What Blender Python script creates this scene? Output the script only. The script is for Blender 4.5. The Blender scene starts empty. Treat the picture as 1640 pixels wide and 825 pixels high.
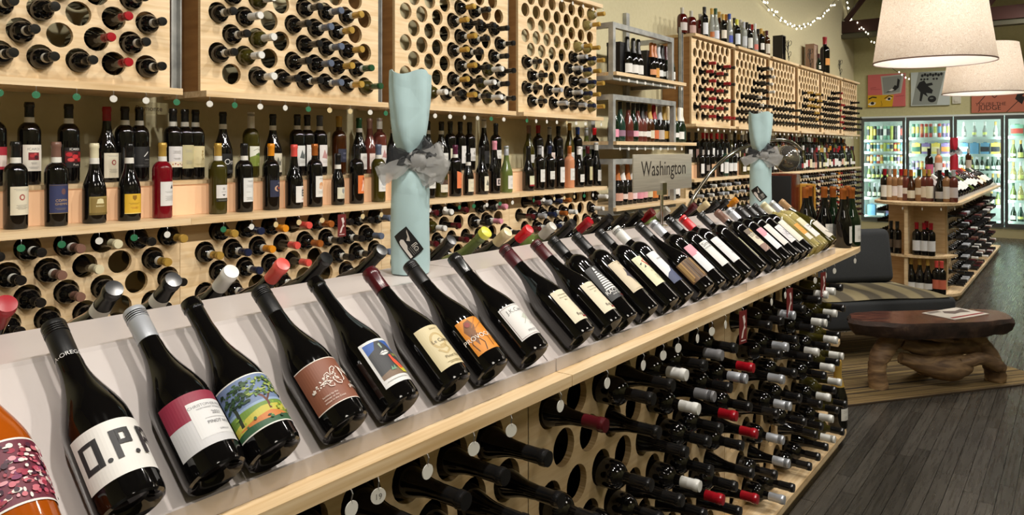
import bpy, bmesh, math, random
from mathutils import Matrix, Vector, geometry
R = random.Random(7)
PI = math.pi
scene = bpy.context.scene
C = scene.collection
# ---------------------------------------------------------------- camera, world, lights, exposure
FPX, VPX, HOR, CAMH = 1200.0, 1730.0, 240.0, 1.4
TH = math.atan2(VPX - 820, FPX)
SN, CS = math.sin(TH), math.cos(TH)
cam = bpy.data.objects.new('camera', bpy.data.cameras.new('camera'))
C.objects.link(cam)
cam.location = (0, 0, CAMH)
cam.rotation_euler = (PI / 2, 0, TH)
cam.data.sensor_width = 36
cam.data.lens = FPX / 1640 * 36
cam.data.shift_y = -(412.5 - HOR) / 1640
cam.data.clip_start = 0.05
scene.camera = cam
w = bpy.data.worlds.new('world'); scene.world = w
w.use_nodes = True
w.node_tree.nodes['Background'].inputs[0].default_value = (0.9, 0.85, 0.75, 1)
w.node_tree.nodes['Background'].inputs[1].default_value = 0.1
vs = scene.view_settings
vs.view_transform = 'Standard'; vs.look = 'None'; vs.exposure = 0.0; vs.gamma = 1.0; vs.use_curve_mapping = False
def area(name, loc, target, size, watts, col, spread=150, size_y=None):
    l = bpy.data.lights.new(name, 'AREA'); l.energy = watts; l.color = col; l.size = size
    l.shape = 'DISK'
    if size_y: l.shape = 'RECTANGLE'; l.size_y = size_y
    l.spread = math.radians(spread)
    o = bpy.data.objects.new(name, l); C.objects.link(o); o.location = loc
    o.rotation_euler = (Vector(target) - Vector(loc)).to_track_quat('-Z', 'Y').to_euler()
    return o
WARM = (1.0, 0.94, 0.86)
for i in range(12):                                   # ceiling track along the aisle, heads turned to the wall
    y = -0.4 + i * 1.2
    area('track_head', (-0.15, y, 3.6), (-2.3, y + 0.1, 1.2), 0.13, 24, WARM, 125)
for x, y, e in ((2.7, 0.0, 42), (2.7, 3.5, 42), (0.9, 8.5, 26), (0.9, 12.0, 24)):   # unseen fill lamps added to soften shade; near pair bounces off right wall
    area('fill_light', (x, y, 4.3), (x, y, 0), 1.2, e, (1.0, 0.92, 0.8), 160)

# ---------------------------------------------------------------- helpers
def px_X(px, py, X):
    t = (px - 820) / FPX; d = X / (-SN + t * CS)
    return Vector((X, d * (CS + t * SN), CAMH - (py - HOR) * d / FPX))
def lin(h):
    h = h.lstrip('#')
    c = [int(h[i:i + 2], 16) / 255 for i in (0, 2, 4)]
    return tuple(x / 12.92 if x <= .04045 else ((x + .055) / 1.055) ** 2.4 for x in c) + (1.0,)
_mats = {}
def M(hexc, rough=0.5, metal=0.0, trans=0.0, emit=0.0, coat=0.0, spec=0.5, key=None):
    k = (hexc, rough, metal, trans, emit, coat, spec)
    if k in _mats: return _mats[k]
    m = bpy.data.materials.new('m_' + hexc); m.use_nodes = True
    b = m.node_tree.nodes['Principled BSDF']
    b.inputs['Base Color'].default_value = lin(hexc)
    b.inputs['Roughness'].default_value = rough
    b.inputs['Metallic'].default_value = metal
    b.inputs['Transmission Weight'].default_value = trans
    b.inputs['Specular IOR Level'].default_value = spec
    b.inputs['Coat Weight'].default_value = coat
    if emit:
        b.inputs['Emission Color'].default_value = lin(hexc); b.inputs['Emission Strength'].default_value = emit
    _mats[k] = m
    return m
def nodes_of(name, rough=0.5):
    m = bpy.data.materials.new(name); m.use_nodes = True
    nt = m.node_tree; b = nt.nodes['Principled BSDF']; b.inputs['Roughness'].default_value = rough
    return m, nt, b
def ramp(nt, stops):
    r = nt.nodes.new('ShaderNodeValToRGB'); e = r.color_ramp.elements
    while len(e) < len(stops): e.new(0.5)
    for el, (p, c) in zip(e, stops): el.position = p; el.color = lin(c)
    return r
def noisy(name, stops, scale=(1, 1, 1), nscale=5, rough=0.5, detail=6, bump=0.0, distort=0.0, coord='Object'):
    m, nt, b = nodes_of(name, rough); N = nt.nodes; L = nt.links
    tc = N.new('ShaderNodeTexCoord'); mp = N.new('ShaderNodeMapping'); mp.inputs['Scale'].default_value = scale
    n = N.new('ShaderNodeTexNoise'); n.inputs['Scale'].default_value = nscale; n.inputs['Detail'].default_value = detail
    n.inputs['Distortion'].default_value = distort
    r = ramp(nt, stops)
    L.new(tc.outputs[coord], mp.inputs[0]); L.new(mp.outputs[0], n.inputs[0]); L.new(n.outputs[0], r.inputs[0])
    L.new(r.outputs[0], b.inputs['Base Color'])
    if bump:
        bp = N.new('ShaderNodeBump'); bp.inputs['Strength'].default_value = bump; bp.inputs['Distance'].default_value = 0.01
        L.new(n.outputs[0], bp.inputs['Height']); L.new(bp.outputs[0], b.inputs['Normal'])
    return m
PLY = noisy('plywood', [(.3, 'd9b98a'), (.5, 'e6caa0'), (.7, 'efd8b2')], (3, 2, 22), 2.2, .45, 5, 0, .6)
PLY_EDGE = noisy('plywood_edge', [(.3, 'b99666'), (.55, 'd8b98a'), (.75, 'e3caa2')], (2, 1.2, 160), 2.5, .5, 4)
SHELFWOOD = noisy('shelf_wood', [(.3, 'c9a878'), (.5, 'dcc096'), (.7, 'ead3ae')], (30, 1.2, 30), 2.0, .4, 5, 0, .5)
BROWNBOARD = noisy('brown_board', [(.3, '8a5f34'), (.7, 'a87b48')], (2, 2, 14), 2, .55)
WALL = noisy('green_wall_paint', [(.3, 'bdb98c'), (.7, 'c4c094')], (1, 1, 1), 30, .75, 4, .05)
TAN = noisy('yellow_wall_paint', [(.3, 'c6bd98'), (.7, 'ccc4a0')], (1, 1, 1), 30, .75, 4, .05)
TRAY = noisy('white_tray', [(.3, 'c2b9b5'), (.7, 'ccc4c1')], (1, 1, 1), 3, .28, 3)
STEEL = noisy('galvanised_steel', [(.3, '8f918f'), (.7, 'b9bab6')], (1, 1, 1), 14, .38, 4)
STEEL.node_tree.nodes['Principled BSDF'].inputs['Metallic'].default_value = .35
CHROME = M('d8d8d8', .08, 1.0)
BLACKM = M('121212', .5)

class MB:
    def __init__(s): s.v = []; s.f = []; s.m = []
    def add(s, vs, fs, mi=0, mat=None):
        n = len(s.v)
        s.v += [mat @ Vector(v) for v in vs] if mat is not None else list(vs)
        s.f += [tuple(i + n for i in f) for f in fs]; s.m += [mi] * len(fs)
        return s
    def box(s, x0, x1, y0, y1, z0, z1, mi=0, mat=None):
        return s.add([(x, y, z) for x in (x0, x1) for y in (y0, y1) for z in (z0, z1)],
                     [(0, 1, 3, 2), (4, 6, 7, 5), (0, 4, 5, 1), (2, 3, 7, 6), (0, 2, 6, 4), (1, 5, 7, 3)], mi, mat)
    def lathe(s, prof, n=24, mi=0, mat=None, cap0=True, cap1=True):
        vs = [(r * math.cos(2 * PI * k / n), r * math.sin(2 * PI * k / n), z) for r, z in prof for k in range(n)]
        fs = [(i * n + k, i * n + (k + 1) % n, (i + 1) * n + (k + 1) % n, (i + 1) * n + k) for i in range(len(prof) - 1) for k in range(n)]
        if cap0: fs.append(tuple(range(n))[::-1])
        if cap1: fs.append(tuple((len(prof) - 1) * n + k for k in range(n)))
        return s.add(vs, fs, mi, mat)
    def tube(s, pts, rad, n=10, mi=0, caps=True, jit=0.0):
        P = [Vector(p) for p in pts]; rs = rad if isinstance(rad, (list, tuple)) else [rad] * len(P)
        up = Vector((0.13, 0.21, 1)).normalized(); vs = []; fs = []
        for i, p in enumerate(P):
            t = (P[min(i + 1, len(P) - 1)] - P[max(i - 1, 0)]).normalized()
            a = t.cross(up)
            if a.length < 1e-3: a = t.cross(Vector((1, 0, 0)))
            a.normalize(); b = t.cross(a).normalized()
            for k in range(n):
                an = 2 * PI * k / n; rr = rs[i] * (1 + (R.random() - .5) * jit)
                vs.append(p + (a * math.cos(an) + b * math.sin(an)) * rr)
        for i in range(len(P) - 1):
            for k in range(n):
                fs.append((i * n + k, i * n + (k + 1) % n, (i + 1) * n + (k + 1) % n, (i + 1) * n + k))
        if caps: fs.append(tuple(range(n))[::-1]); fs.append(tuple((len(P) - 1) * n + k for k in range(n)))
        return s.add(vs, fs, mi)
    def prism(s, poly, z0, z1, mi=0, mat=None):
        n = len(poly)
        vs = [(x, y, z0) for x, y in poly] + [(x, y, z1) for x, y in poly]
        fs = [tuple(range(n))[::-1], tuple(range(n, 2 * n))] + [(i, (i + 1) % n, n + (i + 1) % n, n + i) for i in range(n)]
        return s.add(vs, fs, mi, mat)
    def mesh(s, name, mats, smooth=0):
        me = bpy.data.meshes.new(name)
        me.from_pydata([tuple(v) for v in s.v], [], s.f)
        for m in (mats if isinstance(mats, (list, tuple)) else [mats]): me.materials.append(m)
        me.polygons.foreach_set('material_index', s.m)
        if smooth:
            me.shade_smooth(); me.set_sharp_from_angle(angle=math.radians(smooth))
        me.update()
        return me
    def obj(s, name, mats, parent=None, smooth=0):
        return link(name, s.mesh(name, mats, smooth), parent)
def link(name, me, parent=None):
    o = bpy.data.objects.new(name, me); C.objects.link(o)
    if parent is not None: o.parent = parent
    return o
def rbox(name, x0, x1, y0, y1, z0, z1, bev, mats, parent=None, seg=2, mat=None):
    mb = MB().box(x0, x1, y0, y1, z0, z1)
    me = mb.mesh(name, mats); bm = bmesh.new(); bm.from_mesh(me)
    bmesh.ops.bevel(bm, geom=bm.edges[:], offset=bev, segments=seg, affect='EDGES', profile=.5)
    if mat is not None: bmesh.ops.transform(bm, matrix=mat, verts=bm.verts[:])
    bm.to_mesh(me); bm.free(); me.shade_smooth(); me.set_sharp_from_angle(angle=math.radians(50))
    return link(name, me, parent)
def tag(o, label, cat, group=None, kind=None):
    if label: o['label'] = label
    if cat: o['category'] = cat
    if group: o['group'] = group
    if kind: o['kind'] = kind
    return o
def struct(o): o['kind'] = 'structure'; return o
def thing(name, label, cat, loc=(0, 0, 0), rz=0, group=None):
    o = link(name, None); o.location = loc; o.rotation_euler = (0, 0, rz); o.empty_display_size = .05
    return tag(o, label, cat, group)

# ---- flat print: convex pieces cut in narrow strips so they bend round a bottle
_txt = {}
def text2d(t, size):
    if t not in _txt:
        cu = bpy.data.curves.new('t', 'FONT'); cu.body = t; cu.align_x = 'CENTER'; cu.resolution_u = 3
        ob = bpy.data.objects.new('t', cu); C.objects.link(ob)
        me = bpy.data.meshes.new_from_object(ob.evaluated_get(bpy.context.evaluated_depsgraph_get()))
        _txt[t] = ([(v.co.x, v.co.y) for v in me.vertices], [tuple(p.vertices) for p in me.polygons])
        C.objects.unlink(ob); bpy.data.objects.remove(ob); bpy.data.meshes.remove(me)
    vs, fs = _txt[t]
    return [[(vs[i][0] * size, vs[i][1] * size) for i in f] for f in fs]
def halfclip(poly, a, sgn):
    out = []
    for i in range(len(poly)):
        p, q = poly[i - 1], poly[i]; dp, dq = (p[0] - a) * sgn, (q[0] - a) * sgn
        if (dp < 0) != (dq < 0):
            t = dp / (dp - dq); out.append((a, p[1] + (q[1] - p[1]) * t))
        if dq >= 0: out.append(q)
    return out
def strips(poly, step):
    x0 = min(p[0] for p in poly); x1 = max(p[0] for p in poly)
    k0, k1 = math.floor(x0 / step), math.ceil(x1 / step)
    if k1 - k0 <= 1: yield poly; return
    for k in range(k0, k1):
        q = halfclip(halfclip(poly, k * step, 1), (k + 1) * step, -1)
        if len(q) >= 3: yield q
def op_polys(op):
    k = op[0]
    if k == 'r': x0, y0, x1, y1 = op[1:5]; return [[(x0, y0), (x1, y0), (x1, y1), (x0, y1)]]
    if k == 'e':
        cx, cy, rx, ry = op[1:5]; return [[(cx + rx * math.cos(a * PI / 8), cy + ry * math.sin(a * PI / 8)) for a in range(16)]]
    if k == 'p':
        pts = op[1]; tri = geometry.tessellate_polygon([[Vector((x, y, 0)) for x, y in pts]])
        out = []
        for t in tri:
            a, b, c = (pts[i] for i in t)
            if (b[0] - a[0]) * (c[1] - a[1]) - (b[1] - a[1]) * (c[0] - a[0]) < 0: b, c = c, b
            out.append([a, b, c])
        return out
    if k == 't':
        t, x, y, sz = op[1:5]; rot = math.radians(op[6]) if len(op) > 6 else 0; c, s = math.cos(rot), math.sin(rot)
        return [[(x + px * c - py * s, y + px * s + py * c) for px, py in f] for f in text2d(t, sz)]
    if k == 'l':                                    # polyline stroke
        pts, wd = op[1], op[2] / 2; out = []
        for (ax, ay), (bx, by) in zip(pts, pts[1:]):
            L = math.hypot(bx - ax, by - ay) or 1; nx, ny = -(by - ay) / L * wd, (bx - ax) / L * wd
            out.append([(ax - nx, ay - ny), (bx - nx, by - ny), (bx + nx, by + ny), (ax + nx, ay + ny)])
        return out
def opcol(op): return op[5] if op[0] in 'ret' else (op[2] if op[0] == 'p' else op[3])
def print_mesh(name, ops, rad=None, zc=0.0, rough=.55, off0=.0005, mats_over=None, unit=.001, doff=.00014):
    """ops in millimetres about the label centre; rad=None gives a flat print facing +X"""
    mb = MB(); cols = []; doff = min(doff, .0022 / len(ops))
    for n, op in enumerate(ops):
        col = opcol(op)
        if col not in cols: cols.append(col)
        mi = cols.index(col); off = off0 + n * doff if op[0] != 't' else off0 + n * doff
        for poly in op_polys(op):
            for q in (strips(poly, 4.0) if rad else [poly]):
                if rad:
                    vs = [((rad + off) * math.cos(x * unit / rad), (rad + off) * math.sin(x * unit / rad), zc + y * unit) for x, y in q]
                else:
                    vs = [(off, x * unit, zc + y * unit) for x, y in q]
                mb.add(vs, [tuple(range(len(q)))], mi)
    return mb.mesh(name, [(mats_over or {}).get(c) or M(c, rough) for c in cols], 60 if rad else 0)

# ---- holed plywood panel in the local YZ plane, front facing +X
def panel_mesh(name, wd, ht, holes, r, thick, mats, nseg=20):
    mb = MB()
    for (hy, hz) in holes:
        poly = [(0, 0), (wd, 0), (wd, ht), (0, ht)]
        for (oy, oz) in holes:
            dy, dz = oy - hy, oz - hz
            d2 = dy * dy + dz * dz
            if d2 < 1e-9 or d2 > .12: continue
            mx, mz = (hy + oy) / 2, (hz + oz) / 2
            new = []
            for i in range(len(poly)):
                p, q = poly[i - 1], poly[i]
                fp = (p[0] - mx) * dy + (p[1] - mz) * dz; fq = (q[0] - mx) * dy + (q[1] - mz) * dz
                if (fp > 0) != (fq > 0):
                    t = fp / (fp - fq); new.append((p[0] + (q[0] - p[0]) * t, p[1] + (q[1] - p[1]) * t))
                if fq <= 0: new.append(q)
            poly = new
        angs = sorted(set([2 * PI * k / nseg for k in range(nseg)] + [math.atan2(z - hz, y - hy) % (2 * PI) for y, z in poly]))
        angs = [a for i, a in enumerate(angs) if i == 0 or a - angs[i - 1] > 1e-5]
        inner = []; outer = []
        for a in angs:
            c, s = math.cos(a), math.sin(a); best = 9
            for i in range(len(poly)):
                p, q = poly[i - 1], poly[i]; ex, ez = q[0] - p[0], q[1] - p[1]
                den = c * ez - s * ex
                if abs(den) < 1e-12: continue
                t = ((p[0] - hy) * ez - (p[1] - hz) * ex) / den
                u = ((p[0] - hy) * s - (p[1] - hz) * c) / den
                if t > 0 and -1e-6 <= u <= 1 + 1e-6: best = min(best, t)
            inner.append((hy + r * c, hz + r * s)); outer.append((hy + best * c, hz + best * s))
        n = len(angs)
        vs = [(0, y, z) for y, z in inner] + [(0, y, z) for y, z in outer] + [(-thick, y, z) for y, z in inner] + [(-thick, y, z) for y, z in outer]
        fr = [(i, n + i, n + (i + 1) % n, (i + 1) % n) for i in range(n)]
        bk = [(2 * n + i, 2 * n + (i + 1) % n, 3 * n + (i + 1) % n, 3 * n + i) for i in range(n)]
        wl = [(i, (i + 1) % n, 2 * n + (i + 1) % n, 2 * n + i) for i in range(n)]
        k = len(mb.v); mb.add(vs, fr + bk, 0)
        mb.f += [tuple(i + k for i in f) for f in wl]; mb.m += [1] * n
    for f in ([(0, 0, 0), (-thick, 0, 0), (-thick, wd, 0), (0, wd, 0)], [(0, 0, ht), (0, wd, ht), (-thick, wd, ht), (-thick, 0, ht)],
              [(0, 0, 0), (0, 0, ht), (-thick, 0, ht), (-thick, 0, 0)], [(0, wd, 0), (-thick, wd, 0), (-thick, wd, ht), (0, wd, ht)]):
        mb.add(f, [(0, 1, 2, 3)], 1)
    return mb.mesh(name, mats)

# ---------------------------------------------------------------- bottles
def arc(p0, p1, c, n=6):                            # smooth shoulder: quadratic curve
    return [((1 - t) ** 2 * p0[0] + 2 * t * (1 - t) * c[0] + t * t * p1[0], (1 - t) ** 2 * p0[1] + 2 * t * (1 - t) * c[1] + t * t * p1[1]) for t in [k / n for k in range(n + 1)]]
def scurve(r0, z0, r1, z1, n=8):
    return [(r1 + (r0 - r1) * (.5 + .5 * math.cos(PI * (k / n) ** .92)), z0 + (z1 - z0) * k / n) for k in range(n + 1)]
FOOT = lambda r: [(r * .55, .012), (r * .72, .003), (r * .86, 0), (r * .96, .002), (r, .009)]
LIP = lambda h, n=.0145: [(n, h - .022), (n + .0002, h - .018), (n + .0016, h - .0165), (n + .0016, h - .006), (n + .0006, h - .004), (n + .0004, h), (n - .006, h)]
PROF = {
    'bordeaux': (.0375, .302, FOOT(.0375) + [(.0377, .185)] + arc((.0377, .19), (.0165, .228), (.0372, .216), 7) + [(.0145, .24)] + LIP(.302)),
    'burgundy': (.0412, .298, FOOT(.0412) + [(.0413, .115)] + scurve(.0413, .118, .0165, .226, 9) + [(.0148, .243)] + LIP(.298)),
    'sparkling': (.0440, .315, FOOT(.044) + [(.0441, .125)] + scurve(.0441, .128, .0165, .25, 9) + [(.0150, .265)] + LIP(.315, .015)),
    'slender': (.0375, .330, FOOT(.0375) + [(.0375, .135)] + scurve(.0375, .138, .0155, .265, 9) + [(.0142, .28)] + LIP(.33)),
    'decanter': (.047, .24, FOOT(.047) + [(.048, .12)] + arc((.048, .13), (.016, .185), (.048, .18), 7) + [(.0145, .195)] + LIP(.24)),
    'small': (.033, .255, FOOT(.033) + [(.0331, .105)] + scurve(.0331, .107, .015, .195, 8) + [(.0138, .205)] + LIP(.255, .0138)),
}
GLASS = {'dark': M('0b0a0a', .06, spec=.6), 'black': M('060606', .05, spec=.6), 'green': M('0d1f10', .06, spec=.6), 'olive': M('3a3510', .07, spec=.6),
         'amber': M('3a1c08', .07, spec=.6), 'rose': M('5e2e26', .08, spec=.6), 'pink': M('c98a66', .1, spec=.6), 'red': M('7a0c1c', .07, trans=.2, spec=.6),
         'white': M('dcd08a', .06, trans=.75, spec=.6), 'orange': M('a8500e', .08, spec=.6), 'peach': M('8a6544', .08, spec=.6), 'gold': M('b58a3a', .08, trans=.3, spec=.6),
         'whisky': M('4a0f0a', .07, spec=.6), 'clear': M('b8bdb8', .08, trans=.4, spec=.6), 'palegreen': M('6a7a40', .08, trans=.3, spec=.6), 'bluegreen': M('1f3a30', .07, spec=.6)}
CAPC = {'black': '161617', 'red': '9c1220', 'bright red': 'd01822', 'burgundy': '4a1018', 'white': 'dcdcd8', 'ivory': 'd6cfae', 'gold': 'c09c4a', 'green': '1d4a2c',
        'grey-blue': '5a6478', 'silver': 'b4b8bf', 'orange': 'd88a20', 'coral': 'd8524a', 'copper': 'b0662e', 'brown': '7a5a4e', 'navy': '1b2440', 'pink': 'd88fa0',
        'yellow': 'd2d04a', 'grey': '77777a', 'purple': '55203a', 'blue': '2a4a9a', 'clear': 'b9b6ac', 'cream': 'cdbb92', 'tan': 'a8845a'}
_bm = {}
def body_mesh(ty, gl, n=22):
    k = ('b', ty, gl, n)
    if k not in _bm: _bm[k] = MB().lathe(PROF[ty][2], n).mesh('bottle_glass', GLASS[gl], 40)
    return _bm[k]
def cap_mesh(ty, style, col, band=False):
    k = ('c', ty, style, col, band)
    if k in _bm: return _bm[k]
    h = PROF[ty][1]; mb = MB(); e = .0008; nr = .0145 if ty != 'small' else .0138
    rough = .22 if style == 'foil' else .35
    mats = [M(CAPC[col], rough, .35 if col in ('gold', 'silver', 'copper') else 0.0), M('dcdad2', .5)]
    if style == 'screw':
        z0 = h - .06; p = [(nr + .0012, z0)]
        p += [(nr + .0014, z0 + .038)]
        for i in range(4):
            z = h - .0195 + i * .0036; p += [(nr + .0004, z), (nr + .0018, z + .0012), (nr + .0018, z + .0026)]
        p += [(nr + .0018, h - .002), (nr + .0008, h + .0006), (nr * .4, h + .0006)]
        mb.lathe(p, 20)
    elif style == 'foil':                              # long foil with the glass lip showing through
        z0 = h - .056
        p = [(nr + .0012, z0), (nr + .001, h - .02), (nr + .0026, h - .0168), (nr + .0026, h - .0062), (nr + .0014, h - .004), (nr + .0012, h + .0004), (nr * .4, h + .0010)]
        mb.lathe(p, 20)
    elif style == 'bubbly':                            # big crinkled foil of a sparkling wine
        z0 = h - .115
        p = [(.0300, z0 - .005), (.0235, z0 + .02), (.0178, z0 + .045), (.0172, z0 + .07), (.0185, z0 + .08), (.0192, h - .012), (.017, h + .002), (.006, h + .004)]
        mb.lathe(p, 20)
    elif style == 'cork':
        mb.lathe([(nr - .0025, h - .004), (nr - .0025, h + .0005)], 16)
    elif style == 'stopper':
        mb.lathe([(nr - .003, h - .01), (nr + .001, h), (nr + .004, h + .002), (nr + .004, h + .018), (nr, h + .02)], 16)
    if band: mb.lathe([(nr + .0026, h - .077), (nr + .0020, h - .055)], 20, 1, None, False, False)
    _bm[k] = mb.mesh('capsule', mats, 40)
    return _bm[k]
NOTCH = {}
def label_mesh(ty, key, ops, zc, span=None):
    k = ('l', ty, key)
    if k not in _bm: _bm[k] = print_mesh('label', ops, PROF[ty][0] + .0003, zc)
    return _bm[k]
def bottle(ty, gl, cap, style, lab, mat, label, group, band=False, name='wine_bottle', cat='wine bottle', over=None):
    """lab = (key, ops, zc) or None; mat places the bottle (axis +Z, label towards +X)"""
    o = link(name, body_mesh(ty, gl)); o.matrix_world = mat
    tag(o, label, cat, group)
    if cap: 
        c = link('capsule', cap_mesh(ty, style, cap, band), o)
    if lab: link('label', label_mesh(ty, lab[0], lab[1], lab[2]), o)
    return o
def stand(x, y, z, rz=0.0): return Matrix.Translation((x, y, z)) @ Matrix.Rotation(rz, 4, 'Z')
def lying(x, y, z, roll=0.0, pitch=0.0): return Matrix.Translation((x, y, z)) @ Matrix.Rotation(PI / 2 + pitch, 4, 'Y') @ Matrix.Rotation(roll, 4, 'Z')
# one-mesh bottles for small far copies: glass, capsule and label in a single shape
def small_mesh(ty, gl, cap, lab, style='foil', n=12):
    k = ('s', ty, gl, cap, lab, style)
    if k in _bm: return _bm[k]
    r, h, p = PROF[ty]; mb = MB().lathe(p, n)
    mats = [GLASS[gl]]
    if cap:
        mats.append(M(CAPC[cap], .35))
        if style == 'bubbly': mb.lathe([(.031, h - .12), (.018, h - .07), (.0195, h - .01), (.014, h + .003)], n, 1)
        else: mb.lathe([(.0168, h - .06), (.0168, h - .015), (.0178, h - .012), (.0175, h + .001)], n, 1)
    if lab:
        mats.append(M(lab, .55)); hv = (sum(map(ord, gl + (cap or '') + lab)) % 7 - 3) * .006; z0, z1 = (.05 - hv, .135 + hv * .6) if ty in ('bordeaux',) else (.035 - hv * .6, .095 + hv * .5)
        mb.lathe([(r + .0008, z0), (r + .0008, z1)], n, len(mats) - 1, None, False, False)
        nf = n; keep = [(math.cos(2 * PI * (k + .5) / n) > .3) for k in range(n)]
        base = len(mb.f) - nf
        fs = [f for f, kk in zip(mb.f[base:], keep) if kk]; mb.f = mb.f[:base] + fs; mb.m = mb.m[:base] + [len(mats) - 1] * len(fs)
    _bm[k] = mb.mesh('small_bottle', mats, 40)
    return _bm[k]
# ---------------------------------------------------------------- room
WX = -3.2; BY = 14.25
def plank_material(name, per_object):
    m, nt, b = nodes_of(name, .22); N = nt.nodes; L = nt.links
    tc = N.new('ShaderNodeTexCoord'); mp = N.new('ShaderNodeMapping'); mp.inputs['Scale'].default_value = (45, 1.8, 1)
    n = N.new('ShaderNodeTexNoise'); n.inputs['Scale'].default_value = 2.2; n.inputs['Detail'].default_value = 8; n.inputs['Distortion'].default_value = .1
    r = ramp(nt, [(.3, '35322e'), (.5, '3d3a35'), (.72, '48443e')])
    L.new(tc.outputs['Object'], mp.inputs[0]); L.new(mp.outputs[0], n.inputs[0])
    if per_object:
        oi = N.new('ShaderNodeObjectInfo'); va = N.new('ShaderNodeVectorMath'); cb = N.new('ShaderNodeCombineXYZ')
        mu = N.new('ShaderNodeMath'); mu.operation = 'MULTIPLY'; mu.inputs[1].default_value = 50
        L.new(oi.outputs['Random'], mu.inputs[0]); L.new(mu.outputs[0], cb.inputs[1]); L.new(mp.outputs[0], va.inputs[0]); L.new(cb.outputs[0], va.inputs[1]); L.new(va.outputs[0], n.inputs[0])
        hs = N.new('ShaderNodeHueSaturation'); mr = N.new('ShaderNodeMapRange'); mr.inputs[3].default_value = .75; mr.inputs[4].default_value = 1.4
        L.new(oi.outputs['Random'], mr.inputs[0]); L.new(mr.outputs[0], hs.inputs['Value']); L.new(r.outputs[0], hs.inputs['Color']); L.new(hs.outputs[0], b.inputs['Base Color'])
        L.new(n.outputs[0], r.inputs[0])
    else:
        L.new(n.outputs[0], r.inputs[0])
        bt = N.new('ShaderNodeTexBrick'); bt.offset = .37; bt.inputs['Scale'].default_value = 1; bt.inputs['Brick Width'].default_value = .9; bt.inputs['Row Height'].default_value = .057
        bt.inputs['Mortar Size'].default_value = .0014; bt.inputs['Color1'].default_value = (.75, .75, .75, 1); bt.inputs['Color2'].default_value = (1.15, 1.15, 1.15, 1); bt.inputs['Mortar'].default_value = (.25, .25, .25, 1)
        rot = N.new('ShaderNodeMapping'); rot.inputs['Rotation'].default_value = (0, 0, PI / 2)
        L.new(tc.outputs['Object'], rot.inputs[0]); L.new(rot.outputs[0], bt.inputs['Vector'])
        mx = N.new('ShaderNodeMixRGB'); mx.blend_type = 'MULTIPLY'; mx.inputs[0].default_value = 1
        L.new(r.outputs[0], mx.inputs[1]); L.new(bt.outputs[0], mx.inputs[2]); L.new(mx.outputs[0], b.inputs['Base Color'])
    rr = N.new('ShaderNodeMapRange'); rr.inputs[3].default_value = .2; rr.inputs[4].default_value = .36
    L.new(n.outputs[0], rr.inputs[0]); L.new(rr.outputs[0], b.inputs['Roughness'])
    return m
PX0, PX1, PY0, PY1 = -.895, .131, 2.2, 8.0
fl = MB()
for a in ((WX, PX0, -2.5, BY), (PX1, 4.0, -2.5, BY), (PX0, PX1, -2.5, PY0), (PX0, PX1, PY1, BY)): fl.box(a[0], a[1], a[2], a[3], -.05, 0)
fl.box(PX0, PX1, PY0, PY1, -.05, -.012).box(WX, 4.0, BY, BY + .8, -.05, 0)
floor = struct(fl.obj('floor', plank_material('dark_strip_floor', False)))
PLK = plank_material('dark_floor_plank', True); pm = {}
for i in range(18):
    x = PX0 + .057 * i; y = PY0 - (i * .37 % .9)
    while y < PY1:
        L0 = R.choice((.7, .9, 1.1)); y0, y1 = max(y, PY0), min(y + L0, PY1); y += L0
        if y1 - y0 < .05: continue
        k = round(y1 - y0, 2)
        if k not in pm:
            me = MB().box(.0011, .0559, .0014, k - .0014, -.0115, .0).mesh('plank', PLK); pm[k] = me
        o = link('plank', pm[k], floor); o.location = (x, y0, 0)
struct(MB().box(WX - .1, WX, -2.5, BY, 0, 5.2).obj('wall_left', TAN))
struct(MB().box(WX - .1, 4.1, BY, BY + .85, 1.982, 5.2).box(WX - .1, -3.1, BY, BY + .1, 0, 1.982).box(.5, 4.1, BY, BY + .1, 0, 1.982).box(WX - .1, 4.1, BY + .75, BY + .85, 0, 1.982).obj('wall_back', WALL))
struct(MB().box(4.0, 4.1, -2.5, BY, 0, 5.2).obj('wall_right', WALL))
struct(MB().box(WX - .1, 4.1, -2.6, -2.5, 0, 5.2).obj('wall_front', WALL))
struct(MB().box(WX - .1, 4.1, -2.6, BY + .1, 5.2, 5.3).obj('ceiling', M('4a4438', .8)))

# ---------------------------------------------------------------- wall racks
UW = .985; CP = .125; RP = .085; UZ = 1.645; UH = .82; UXF = -2.9
up_holes = [(.08 + CP * k + (.0625 if i % 2 == 0 else 0), .08 + RP * i) for i in range(9) for k in range(7)]
UP = panel_mesh('front_panel', UW, UH, up_holes, .0445, .018, [PLY, PLY_EDGE])
SIDE = MB().box(WX + .005, UXF - .018, 0, .018, UZ, UZ + UH).mesh('side_panel', BROWNBOARD)
def ledge_mesh(nm, wd, x1, z0, z1, x0=WX + .002): 
    return MB().box(x0, x1, 0, wd + .03, z0, z1).mesh(nm, SHELFWOOD)
UL = ledge_mesh('ledge', UW, -2.855, UZ - .026, UZ - .0005); UT = ledge_mesh('top_board', UW, -2.86, UZ + UH + .0005, UZ + UH + .028)
NEAR = [.575, 1.691, 2.795, 3.89]; FAR = [6.605 + 1.107 * k for k in range(6)]
ORD = ['next to', 'second from', 'third from', 'fourth from', 'fifth from', 'sixth from']
def where_near(i, n=4): return ORD[n - 1 - i] + ' steel shelves towards Piemonte sign'
def upper_rack(y0, label, group):
    t = thing('wall_rack', label, 'wine rack', (WX, y0 + UW / 2, UZ), 0, group)
    for nm, me, dy in (('front_panel', UP, 0), ('side_panel', SIDE, 0), ('side_panel', SIDE, UW - .018), ('ledge', UL, 0), ('top_board', UT, 0)):
        o = link(nm, me, t); o.location = (-WX + (UXF if me is UP else 0), dy - UW / 2, UZ * 0 - UZ + (UZ if me is UP else 0))
    return t
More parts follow.
